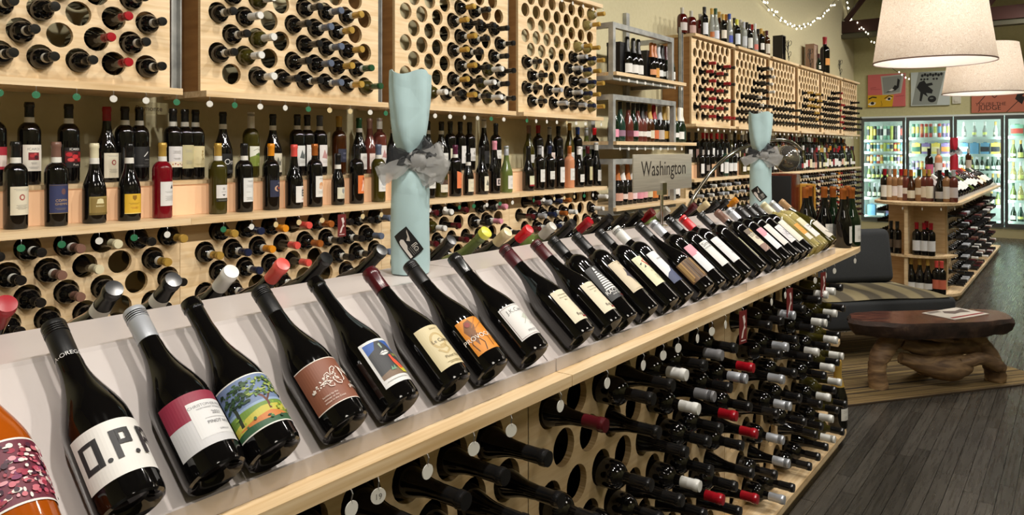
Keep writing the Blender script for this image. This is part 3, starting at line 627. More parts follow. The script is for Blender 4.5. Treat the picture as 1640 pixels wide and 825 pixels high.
metal_shelf(4.95, 6.01, 1.99, 2.365, 'steel-framed wall shelf with black boxes and bottles, the top one', 6.2)
metal_shelf(4.95, 6.05, 1.465, 1.82, 'steel-framed wall shelf of colourful foiled sparkling wines, middle one', 6.42)
metal_shelf(4.95, 6.05, .965, 1.33, 'steel-framed wall shelf partly behind the Washington sign, lowest one', 6.3)
MB_ = MB()
for y in (5.27, 5.86):
    o = MB().box(WX + .001, WX + .035, -.03, .03, 0, 2.3).obj('steel_upright', STEEL); o.location = (0, y, .3)
    tag(o, 'flat steel upright on the wall behind the metal-framed shelves', 'post', 'steel uprights behind the metal shelves')
def spark(px, Z, ty, gl, cap, style, lb, ln, X=-2.90, where=''):
    y = min(px_X(px, 200, X).y, {'top': 6.15, 'middle': 6.375, 'lowest': 6.25}[where])
    o = link('sparkling_wine_bottle', small_mesh(ty, gl, cap, lb, style, 14)); o.matrix_world = stand(X, y, Z + .0004, R.uniform(-.2, .1))
    tag(o, f'{GNAME[gl]} sparkling bottle with {cap} foil and {ln} label on {where} metal-framed shelf', 'wine bottle', f'bottles on the {where} metal-framed shelf')
for px, gl, cap, lb, ln in ((1004, 'black', 'black', 'd8d8d4', 'white'), (1014, 'black', 'black', 'dcdcd8', 'white'), (1022, 'dark', 'black', 'd8d8d4', 'white'), (1043, 'dark', 'copper', 'd09060', 'orange'), (1048, 'dark', 'copper', 'c89040', 'gold'), (1054, 'dark', 'silver', 'd8dcdc', 'white'),
                            (1060, 'dark', 'black', 'c8ccc8', 'grey'), (1066, 'green', 'burgundy', 'd8d8d4', 'white'), (1073, 'green', 'black', 'd8d8d4', 'white'), (1079, 'green', 'black', 'c0c8c8', 'grey')):
    spark(px, 1.99, 'sparkling', gl, cap, 'bubbly', lb, ln, where='top')
for px0, px1, h_ in ((986, 999, .27), (1029, 1040, .25)):
    ya, yb = px_X(px0, 100, -2.95).y, px_X(px1, 100, -2.95).y
    t = thing('gift_box', 'black boxed bottle carton standing among the sparkling wines', 'box', (-2.97, (ya + yb) / 2, 1.9902), 0, 'black cartons on the top metal shelf')
    MB().box(-.06, .06, -(yb - ya) / 2, (yb - ya) / 2, 0, h_ - .03).obj('carton', M('141416', .4), t); MB().box(-.062, .062, -(yb - ya) / 2 - .002, (yb - ya) / 2 + .002, h_ - .03, h_).obj('lid', M('1a1a1d', .35), t)
MIDS = [(982, 'green', None, 'd890a8', 'pink'), (993, 'bluegreen', None, '8a6a80', 'purple'), (1006, 'rose', None, '5a1a30', 'maroon'), (1014, 'green', None, 'd8a0b0', 'pink'), (1021, 'rose', None, 'd8d4cc', 'white'), (1028, 'rose', 'black', 'd8d4cc', 'white'), (1034, 'amber', None, 'd8d8d4', 'white'), (1040, 'amber', 'gold', 'd0c8b0', 'cream'),
        (1047, 'dark', 'red', 'c86a40', 'orange'), (1056, 'dark', 'silver', 'b8b0a8', 'grey'), (1064, 'dark', 'gold', 'c89838', 'gold'), (1069, 'dark', 'cream', 'c8c8c4', 'grey'), (1074, 'dark', 'red', 'd8d8d8', 'white'), (1080, 'green', 'gold', 'dcdcd8', 'white'), (1088, 'green', 'white', 'dcdcd8', 'white'), (1094, 'green', 'ivory', '1a3020', 'green'), (1100, 'green', 'white', '2a4030', 'green')]
for px, gl, cap, lb, ln in MIDS:
    spark(px, 1.465, 'sparkling', gl, cap or 'black', 'bubbly' if cap else 'foil', lb, ln, where='middle')
for px, gl, cap, lb, ln in ((989, 'dark', 'copper', 'c89a8a', 'pink'), (997, 'dark', 'white', 'd8c8c0', 'pale'), (1005, 'dark', 'copper', 'c89a8a', 'pink'), (1012, 'dark', 'white', 'e0c8cc', 'pale pink'), (1022, 'dark', 'black', 'd890a0', 'rose pink'), (1029, 'dark', 'black', 'd8a0a8', 'light pink'), (1037, 'dark', 'black', 'c8c0a0', 'beige'), (1046, 'dark', 'black', 'c87838', 'orange'),
                            (1062, 'dark', 'gold', 'b8a080', 'tan'), (1071, 'dark', 'black', 'd8d8d4', 'white'), (1080, 'dark', 'silver', 'd8d4d0', 'off-white'), (1089, 'dark', 'black', 'c8c8c8', 'grey')):
    spark(px, .965, 'sparkling', gl, cap, 'bubbly', lb, ln, where='lowest')
# bottles on top of the far racks
TOPZ = UZ + UH + .0285
TOPS = [(1092, 'decanter', 'whisky', 'clear', 'c0b8b0', 'pale', -2.98), (1107, 'decanter', 'whisky', 'clear', 'b09088', 'pinkish', -2.98), (1121, 'decanter', 'whisky', 'clear', '5a2a20', 'brown', -2.98), (1128, 'bordeaux', 'dark', 'black', 'd4d8dc', 'wide white', -2.93), (1140, 'slender', 'clear', 'gold', 'b86830', 'orange', -2.96),
        (1146, 'slender', 'clear', 'green', 'd0d4e0', 'silver', -2.93), (1152, 'slender', 'amber', 'gold', '8a5a30', 'brown', -2.97), (1158, 'bordeaux', 'dark', 'gold', 'd8d0c0', 'cream', -2.93), (1163, 'slender', 'amber', 'orange', 'c88030', 'amber', -2.97), (1168, 'slender', 'clear', 'blue', '2a40a0', 'blue', -2.93),
        (1176, 'slender', 'dark', 'black', 'c8ccd0', 'white', -2.98), (1180, 'bordeaux', 'dark', 'yellow', 'd0d8e0', 'pale blue', -2.93), (1186, 'slender', 'clear', 'clear', '9aa0a0', 'grey', -2.97), (1191, 'bordeaux', 'clear', 'silver', 'b8bcc0', 'silver grey', -2.93), (1196, 'slender', 'dark', 'black', 'c8d0d0', 'white', -2.97),
        (1200, 'bordeaux', 'dark', 'black', 'd0d0c8', 'white', -2.93), (1205, 'slender', 'rose', 'bright red', '8a3a30', 'red', -2.97), (1209, 'slender', 'clear', 'white', 'c86858', 'coral', -2.93), (1214, 'bordeaux', 'amber', 'black', 'd8d0c0', 'cream', -2.97), (1219, 'bordeaux', 'dark', 'gold', 'd8d4cc', 'white', -2.93), (1223, 'bordeaux', 'amber', 'gold', 'c8a860', 'golden', -2.97), (1228, 'bordeaux', 'amber', 'burgundy', 'c8c0b0', 'beige', -2.93)]
for px, ty, gl, cap, lb, ln, X in TOPS:
    y = max(px_X(px, 60, X).y, FAR[0] - .03)
    o = link('spirit_bottle', small_mesh(ty, gl, cap, lb, 'foil', 14)); o.matrix_world = stand(X, y, TOPZ + .0004, R.uniform(-.3, .1))
    tag(o, f'{GNAME[gl]} {ty} bottle with {cap} top and {ln} label standing on top of the racks'.replace('bordeaux ', 'straight ').replace('slender ', 'slim '), 'bottle', 'bottles on top of the far racks')
for px, h_, ww, col, ln, X in ((1248, .33, .13, '18120f', 'dark brown', -3.0), (1300, .42, .2, '9a7a66', 'pinkish brown', -3.08)):
    y = px_X(px, 80, X).y
    t = thing('wooden_case', f'{ln} wooden bottle case standing on top of the far racks', 'box', (X, y, TOPZ), 0, 'wooden cases on top of the racks')
    wm = noisy('case_wood_' + col, [(.3, col), (.7, col)], (2, 2, 20), 3, .5)
    MB().box(-.06, -.048, -ww / 2, ww / 2, 0, h_).box(-.048, .06, -ww / 2, -ww / 2 + .012, 0, h_).box(-.048, .06, ww / 2 - .012, ww / 2, 0, h_).box(-.048, .06, -ww / 2 + .012, ww / 2 - .012, h_ - .012, h_).box(-.048, .06, -ww / 2 + .012, ww / 2 - .012, 0, .012).obj('case_frame', wm, t)
    if px == 1248: 
        o = link('wine_bottle', small_mesh('small', 'dark', 'black', 'b8a890', 'foil', 14)); o.matrix_world = stand(X + .01, y, TOPZ + .0125); tag(o, 'small dark bottle inside the open dark wooden case', 'wine bottle')
    else: MB().box(.046, .052, -ww / 2 + .0125, ww / 2 - .0125, .0125, h_ - .0125).obj('lid_panel', noisy('lid_panel', [(.3, 'a08874'), (.7, 'b89c88')], (2, 2, 10), 3, .5), t)
for px, ty, gl, cap, lb, ln, s, X in ((1311, 'small', 'green', 'burgundy', 'c8c0b0', 'beige', 1.0, -2.93), (1321, 'bordeaux', 'dark', 'red', 'd08828', 'orange', 1.75, -2.93)):
    o = link('wine_bottle', small_mesh(ty, gl, cap, lb, 'foil', 16)); o.matrix_world = stand(X, px_X(px, 80, X).y, TOPZ + .0004) @ Matrix.Scale(s, 4)
    tag(o, f'{"tall " if s > 1 else "short "}{GNAME[gl]} bottle with {ln} label standing beside the wooden case', 'wine bottle')
for n_, (px, py) in enumerate(((1262, 70), (1297, 88), (1345, 108))):                     # wire leaf holders
    p = px_X(px, py, -2.96); t = thing('wire_sculpture', f'black wire leaf sculpture on the racks, {["beside the dark open case", "beside the pinkish brown case", "alone nearest the coolers"][n_]}', 'decoration', (-2.96, p.y, TOPZ), 0, 'wire leaf sculptures')
    wm = M('15120f', .5); MB().tube([(0, .0, 0), (.01, .02, .07), (0, -.01, .14), (0, .02, .24), (0, 0, .3)], .005, 6).obj('stem', wm, t)
    for sy, z, L_ in ((1, .06, .13), (1, .2, .15), (-1, .12, .1), (-1, .18, .08)):
        pts = [(0, sy * L_ * (.15 + .85 * (1 - math.cos(a)) / 2), z + .05 + .03 * math.sin(a) + .02 * (1 - math.cos(a))) for a in [k * PI / 6 for k in range(13)]]
        MB().tube([(0, 0, z)] + pts, .0035, 5).obj('leaf', wm, t)

# ---------------------------------------------------------------- round price tags on hooks
TAGC = {'w': ('d8d6ce', 'white'), 'g': ('1f6a45', 'green'), 't': ('cdb98a', 'tan')}
TAGM = {}
def price_tag(x, y, z, c, where, group, num=None, s=1.0):
    k = c
    if k not in TAGM:
        TAGM[k] = MB().lathe([(.0128, -.0008), (.0128, .0008)], 18, 0, Matrix.Translation((0, 0, -.030)) @ Matrix.Rotation(PI / 2, 4, 'Y')).mesh('disc', M(TAGC[c][0], .5))
        TAGM['hook'] = MB().tube([(-.006, 0, .0005), (0, 0, -.001), (.003, 0, -.006), (.001, 0, -.012), (0, 0, -.018), (0, .002, -.022)], .0011, 5).mesh('hook', M('b8b8b8', .3, .8))
    o = link('price_tag', TAGM[k]); o.matrix_world = Matrix.Translation((x, y, z)) @ Matrix.Rotation(R.uniform(-.35, .15), 4, 'Z') @ Matrix.Scale(s, 4)
    link('hook', TAGM['hook'], o)
    if num: link('numeral', print_mesh('numeral', [('t', num, 0, -5, 13, '6a6660')], None, -.030, off0=.0011), o)
    tag(o, f'{TAGC[c][1]} round price tag hanging from {where}', 'price tag', group)
for row, X, Z, where in ((((57, 'g'), (-2, 'g'), (122, 'g'), (181, 'w'), (233, 'w'), (282, 'g'), (335, 'w'), (375, 'g'), (416, 'w'), (456, 'w'), (493, 'g'), (527, 't'), (560, 't'), (592, 'w'), (617, 'g'), (696, 'w'), (720, 'w'), (743, 'w'), (764, 'w'), (786, 'g'), (806, 'w'),
                           (843, 'g'), (858, 'w'), (875, 'w'), (891, 'w'), (907, 't'), (922, 'w'), (937, 'w'), (962, 'w')), -2.856, UZ - .0262, 'the ledge of the upper racks'),
                         (((33, 'g'), (98, 'g'), (158, 'w'), (214, 'g'), (267, 'w'), (357, 'g'), (402, 'w'), (441, 't'), (478, 't'), (515, 't'), (549, 'w'), (580, 't'), (610, 't'), (687, 'w'), (712, 'w'), (735, 'g'), (758, 'g'), (779, 'w'), (800, 'g'), (820, 'w'), (854, 'g'), (870, 'w'), (887, 't'), (903, 't'), (919, 't'), (935, 'g'), (949, 'w')), -2.848, LZ1 + .0005, 'the lower display shelf')):
    for px, c in row: price_tag(X + .004, px_X(px, 200, X).y, Z, c, where, 'price tags on ' + where)
for (X, Z, y0, y1, n, where) in ((-2.772, 1.9622, 5.0, 6.1, 9, 'the top metal-framed shelf'), (-2.772, 1.4372, 5.0, 6.1, 9, 'the middle metal-framed shelf'), (-2.856, UZ - .0262, 6.65, 12.9, 40, 'the ledge of the far racks'), (-2.862, UZ + UH + .0004, 4.2, 4.9, 6, 'the top board beside the steel-framed shelves')):
    for k in range(n): price_tag(X + .004, y0 + (y1 - y0) * k / (n - 1), Z, 'w', where, 'price tags on ' + where)

# signs
t = thing('sign', 'clear sign reading Piemonte hanging on the wall between two upper racks', 'sign', (-3.12, px_X(238, 160, -3.12).y, 1.6))
ACR = nodes_of('clear_acrylic', .05)[0]; ACR.node_tree.nodes['Principled BSDF'].inputs['Alpha'].default_value = .18; ACR.node_tree.nodes['Principled BSDF'].inputs['Base Color'].default_value = lin('e8e0b0')
MB().box(-.003, .003, -.085, .085, -.05, 0).box(-.08, -.003, -.004, .004, -.012, -.004).obj('sign_plate', ACR, t)
o = link('lettering', print_mesh('lettering', [('t', 'Piemonte', 0, 0, 30, '3a1c10')], None, -.036, off0=.004), t)

# ---------------------------------------------------------------- slanted display island
PHI = math.radians(40); CXI = -1.25; SX = -.88; PX = -1.0; DK = .91
def island(y_near, y_far, seams, endc, endr, dirn, label):
    """rack body from y_near to y_far, rounded deck at y = endc on side dirn"""
    t = thing('display_island', label, 'display island', (CXI, (y_near + y_far) / 2, 0)); oy = (y_near + y_far) / 2
    def part(nm, mb, mats, sm=0):
        o = mb.obj(nm, mats, t, sm); o.location = (-CXI, -oy, 0); return o
    hw = CXI - SX; hw = -hw
    # floor ledge, worktop boards, racks
    for a, b in zip(seams, seams[1:]):
        part('worktop', MB().box(CXI - hw, CXI + hw, a + .0015, b - .0015, DK - .024, DK), [SHELFWOOD])
    ring = [(CXI + hw * math.cos(a), endc + dirn * hw * math.sin(a)) for a in [k * PI / 16 for k in range(17)]]
    e = seams[-1] if dirn > 0 else seams[0]
    poly = ([(CXI + hw, e)] if abs(e - endc) > .01 else []) + ring + ([(CXI - hw, e)] if abs(e - endc) > .01 else [])
    if dirn < 0: poly = poly[::-1]
    part('end_deck', MB().prism(poly, DK - .024, DK), [SHELFWOOD])
    e2 = y_far if dirn > 0 else y_near
    ringb = [(CXI + hw * math.cos(a), e2 + dirn * hw * .9 * math.sin(a)) for a in [k * PI / 16 for k in range(17)]]
    if dirn < 0: ringb = ringb[::-1]
    part('end_base', MB().prism(ringb, .05, .075), [SHELFWOOD])
    part('floor_ledge', MB().box(CXI - hw, CXI + hw, y_near, y_far, .05, .075).box(CXI - hw + .03, CXI + hw - .03, y_near, y_far, 0, .05), [SHELFWOOD])
    # slanted tray: lip, slopes, ridge
    c, s = math.cos(PHI), math.sin(PHI)
    x0 = -.93; z0 = DK + .0005; xr = x0 - .29 * c; zr = z0 + .02 + .29 * s - .012
    m = 2 * CXI
    cs = [(x0 + .008, z0), (x0 + .008, z0 + .028), (x0 + .002, z0 + .028), (x0 - .004, z0 + .010), (xr, zr), (xr - .004, zr + .006),
          (m - xr + .004, zr + .006), (m - xr, zr), (m - x0 + .004, z0 + .010), (m - x0 - .002, z0 + .028), (m - x0 - .008, z0 + .028), (m - x0 - .008, z0)]
    for a, b in zip(seams, seams[1:]):
        vs = [(x, y, z) for y in (a + .002, b - .002) for x, z in cs]; n = len(cs)
        part('tray', MB().add(vs, [(i, (i + 1) % n, n + (i + 1) % n, n + i) for i in range(n)] + [tuple(range(n))[::-1], tuple(range(n, 2 * n))]), [TRAY])
    return t, part, (x0, z0)
SEAMS = [-.98, .2, 1.377, 2.56, 3.745]
isl, ipart, (LX, LZ) = island(-.98, 3.745, SEAMS, 4.02, .37, 1, 'long plywood display island with slanted white bottle trays and rack below')
ICP = .1187; IRP = .1085; IZ = .785
ih = [(.089 + ICP * k + (.06 if i % 2 else 0), IZ - .075 - IRP * i) for i in range(7) for k in range(9)]
IP = panel_mesh('rack_panel', 1.18, DK - .0245 - .0755, ih, .0465, .018, [PLY, PLY_EDGE], 22)
for a in SEAMS[1:-1]:
    o = link('rack_panel', IP, isl); o.location = (PX - CXI, a + .0015 - 1.3825, .0755)
ipart('rack_side', MB().box(CXI - .25, PX - .018, 3.727, 3.744, .0755, DK - .0245), [PLY])
ipart('rack_spine', MB().box(CXI - .006, CXI + .006, .0, 3.726, .0755, DK - .0245), [M('3a2c20', .7)])
ipart('back_panel', MB().box(CXI - .25, CXI - .238, -.9, 3.726, .0755, DK - .0245), [PLY])
# rounded end shelves of the island
ring = [(CXI + .34 * math.cos(a), 3.7455 + .33 * math.sin(a)) for a in [k * PI / 16 for k in range(17)]]
ipart('end_shelf', MB().prism(ring, .47, .49), [SHELFWOOD])
ipart('end_spine', MB().box(CXI - .01, CXI + .01, 3.7455, 4.05, .0755, .4695).box(CXI - .01, CXI + .01, 3.7455, 4.05, .4905, DK - .0245), [PLY])
IMAP = [  # per unit, rows from the top, k0..k8
    ['...kkkkkk', '....kkkkk', '....kk.kk', '.....k.k.', '', '', ''],
    ['u.kkwkek.', '..k.weksr', 'k.k.kkkrk', '.kkkwk.kr', 'k.kkkkrkk', '.kkkkkkkr', 'kkkkkkkkk'],
    ['kksk.kwwk', 'ksk.kwkwk', '.sk.kwkwk', 'ksk..kwkw', '.s.k.kwkw', 'ks..kkwkk', '.sk.kkkwk']]
IWS = ['island rack furthest from it', 'middle island rack', 'island rack beside it']
IW = ['island rack furthest from its rounded end', 'middle island rack under the slanted trays', 'island rack next to its rounded end']
for u, a in enumerate(SEAMS[1:-1]):
    for i, row in enumerate(IMAP[u]):
        for k, ch in enumerate(row):
            if ch in '. ': continue
            y = a + .0015 + .089 + ICP * k + (.06 if i % 2 else 0)
            ty = 'burgundy' if (ch in 'ur' or (u == 0)) else ('bordeaux' if (k + i) % 3 else 'burgundy'); gl = 'olive' if (u == 2 and k >= 7) else 'dark'
            rack_bottle(PX, y, IZ - IRP * i, ch, f'{ROWD[i]} {HOLE[8 - k]} hole from rounded end, {IWS[u]}', 'bottles lying in the ' + IW[u], R.uniform(0, .02), ty, gl, .0465, .152)
for px in (560, 603, 682, 756, 816, 895, 970, 1028, 1060, 1084, 1115, 1138, 1160, 1234, 1256, 1304, 1321, 1335, 1368):
    X = SX - .003; y = px_X(px, 600, X).y
    price_tag(X + .004, y, DK - .0242, 'w', 'the front edge of the slanted display island', 'price tags on the island edge', '19' if px == 603 else None)
def red_tag(X, y, z, label):
    t = thing('shelf_card', label, 'card', (X, y, z), -.2, 'red shelf cards')
    MB().box(-.0006, .0006, -.022, .022, -.112, -.005).obj('card', M('6a2020', .5), t)
    link('print', print_mesh('print', [('p', [(-4, 36), (8, 40), (14, 18), (4, 4), (-6, -14), (-12, -34), (-3, -34), (4, -10), (14, -2), (2, 16)], 'd8c8c4'), ('l', [(-14, -42), (14, -42)], 3, 'd8c8c4')], None, -.06, off0=.0012), t)
    MB().tube([(0, 0, -.006), (.002, 0, 0), (-.004, 0, .0035)], .001, 5).obj('hook', M('b8b8b8', .3, .8), t)
for px, lb in ((1187, 'red card with white figure hanging from the island edge by red capsules'), (1262, 'red card with white figure hanging from the island edge by silver capsules'), (1316, 'red card with white figure hanging at the rounded island end')):
    red_tag(SX + .006, px_X(px, 500, SX).y, DK - .028, lb)
red_tag(-2.838, px_X(547, 345, -2.84).y, LZ1 - .004, 'red card with white figure hanging from the lower display shelf')

# bottles lying on the slanted trays
def slope(y, r, front=True, along=.012, roll=0.0):
    c, s = math.cos(PHI), math.sin(PHI); x0 = LX - .004; z0 = LZ + .0125
    x = x0 - along * c + (r + .0008) * s; z = z0 + along * s + (r + .0008) * c
    if front: return Matrix.Translation((x, y, z)) @ Matrix.Rotation(-(PI / 2 - PHI), 4, 'Y') @ Matrix.Rotation(roll, 4, 'Z')
    return Matrix.Translation((2 * CXI - x, y, z)) @ Matrix.Rotation(PI / 2 - PHI, 4, 'Y') @ Matrix.Rotation(PI + roll, 4, 'Z')
def roses(w_, h_):
    o = [('r', -w_ / 2, -h_ / 2, w_ / 2, h_ / 2, 'e8e4de'), ('r', -w_ / 2, -h_ / 2 + 2.5, w_ / 2, h_ / 2 - 2.5, '6a2438')]; q = random.Random(5)
    for k in range(300):
        o.append(('e', q.uniform(-w_ / 2 + 4, w_ / 2 - 4), q.uniform(-h_ / 2 + 7, h_ / 2 - 7), q.uniform(1.4, 5), q.uniform(1.2, 3.6), q.choice(['9c2440', 'b84a62', 'd89aa4', 'e6d2cc', '4a1a34', '7a2a58', 'c86a78', 'eae2dc', '38122a', 'a03a4a'])))
    return o
def orchard(w_, h_):
    q = random.Random(11); o = [('r', -w_ / 2, -h_ / 2, w_ / 2, h_ / 2, 'e4e2da'), ('r', -w_ / 2, -h_ / 2 + 2, w_ / 2, h_ / 2 - 2, '6f83a8'), ('r', -w_ / 2, -h_ / 2 + 2, w_ / 2, -4, '6f8f3c'), ('r', -w_ / 2, -h_ / 2 + 2, w_ / 2, -h_ / 2 + 14, '2f5a3a'),
        ('r', -w_ / 2, -6, w_ / 2, -2, '8fa6c4'), ('p', [(-w_ / 2, -22), (-10, -12), (w_ / 2, -14), (w_ / 2, -24), (0, -26), (-w_ / 2, -34)], 'c2b84a'), ('p', [(-w_ / 2, -30), (0, -22), (30, -30), (0, -34)], 'c87a3a')]
    o += [('l', [(2, -20), (3, -8), (0, 2), (-10, 12)], 4, '6a3a2a'), ('l', [(2, -6), (12, 6), (22, 12)], 3, '5a3426'), ('l', [(-44, -26), (-43, 0), (-46, 14)], 5, '26301c'), ('l', [(40, -22), (38, 4), (34, 18)], 5, '2a2c1c')]
    for k in range(240):
        a = q.random()
        if a < .4: x, y = q.uniform(-w_ / 2 + 5, -16), q.uniform(2, h_ / 2 - 8); c = q.choice(['1f3a22', '2a4a28', '16301e', '3a5a30'])
        elif a < .75: x, y = q.uniform(-20, 30), q.uniform(4, h_ / 2 - 8); c = q.choice(['6a8a3a', '8aa048', '4a6a30', '9fae58', '3a5a2c'])
        elif a < .9: x, y = q.uniform(26, w_ / 2 - 6), q.uniform(4, h_ / 2 - 8); c = q.choice(['2a4428', '3c5c34', '1e3420'])
        else: x, y = q.uniform(-w_ / 2 + 5, w_ / 2 - 5), q.uniform(-h_ / 2 + 8, -10); c = q.choice(['8aa83e', '3a6a3c', 'a8b84a', '2a4a34'])
        o.append(('e', x, y, q.uniform(1.2, 4), q.uniform(1, 2.6), c))
    return o
def filigree():
    q = random.Random(2); o = []
    for k in range(70):
        t_ = q.random(); x = -46 + 50 * t_; wv = 2 + 9 * t_
        o.append(('e', x, -6 + 12 * t_ + q.uniform(-wv, wv), q.uniform(.7, 1.9), q.uniform(.6, 1.5), 'ece2da'))
    for s_ in (1, -1):
        o.append(('l', [(-8, 4 * s_ + 4), (-4, 14 * s_ + 4), (2, 17 * s_ + 4), (5, 13 * s_ + 4), (1, 10 * s_ + 4)], 1.2, 'ece2da')); o.append(('l', [(-20, 3 * s_), (-17, 11 * s_), (-11, 13 * s_), (-10, 9 * s_)], 1, 'ece2da'))
    return o + [('l', [(8, 20), (11, 17), (11, 9), (14, 6), (11, 3), (11, -5), (8, -8)], 1.6, 'f0e8e0')]
def rcut(w_, h_, c): return ('r', -w_ / 2, -h_ / 2, w_ / 2, h_ / 2, c)
def wood_strip(w_, h_):
    q = random.Random(4); o = [rcut(w_, h_, '6a4c2e')]
    for k in range(26):
        x = q.uniform(-w_ / 2 + 3, w_ / 2 - 3); ww = q.uniform(1, 3.2); o.append(('r', x - ww, -h_ / 2 + q.uniform(0, 14), x + ww, h_ / 2 - q.uniform(0, 3), q.choice(['8a6a40', 'b8935a', '4a341f', 'caa76a', '5a4026'])))
    return o
def marble(w_, h_):
    o = [rcut(w_, h_, 'dad6d8')]
    for a, wd, c in (([(-24, 34), (-6, 22), (14, 30), (24, 12), (6, 4), (-14, 12), (-22, -8), (-4, -20), (20, -12)], 1.4, 'a8a0ac'), ([(-10, 18), (4, 10), (16, 16), (18, 4), (4, -2), (-8, 6), (-14, -6), (0, -12), (10, -6)], 3, '3a3450'), ([(-26, 10), (-20, -4), (-24, -22), (-6, -34), (18, -30)], 1.2, '8a8494')): o.append(('l', a, wd, c))
    return o
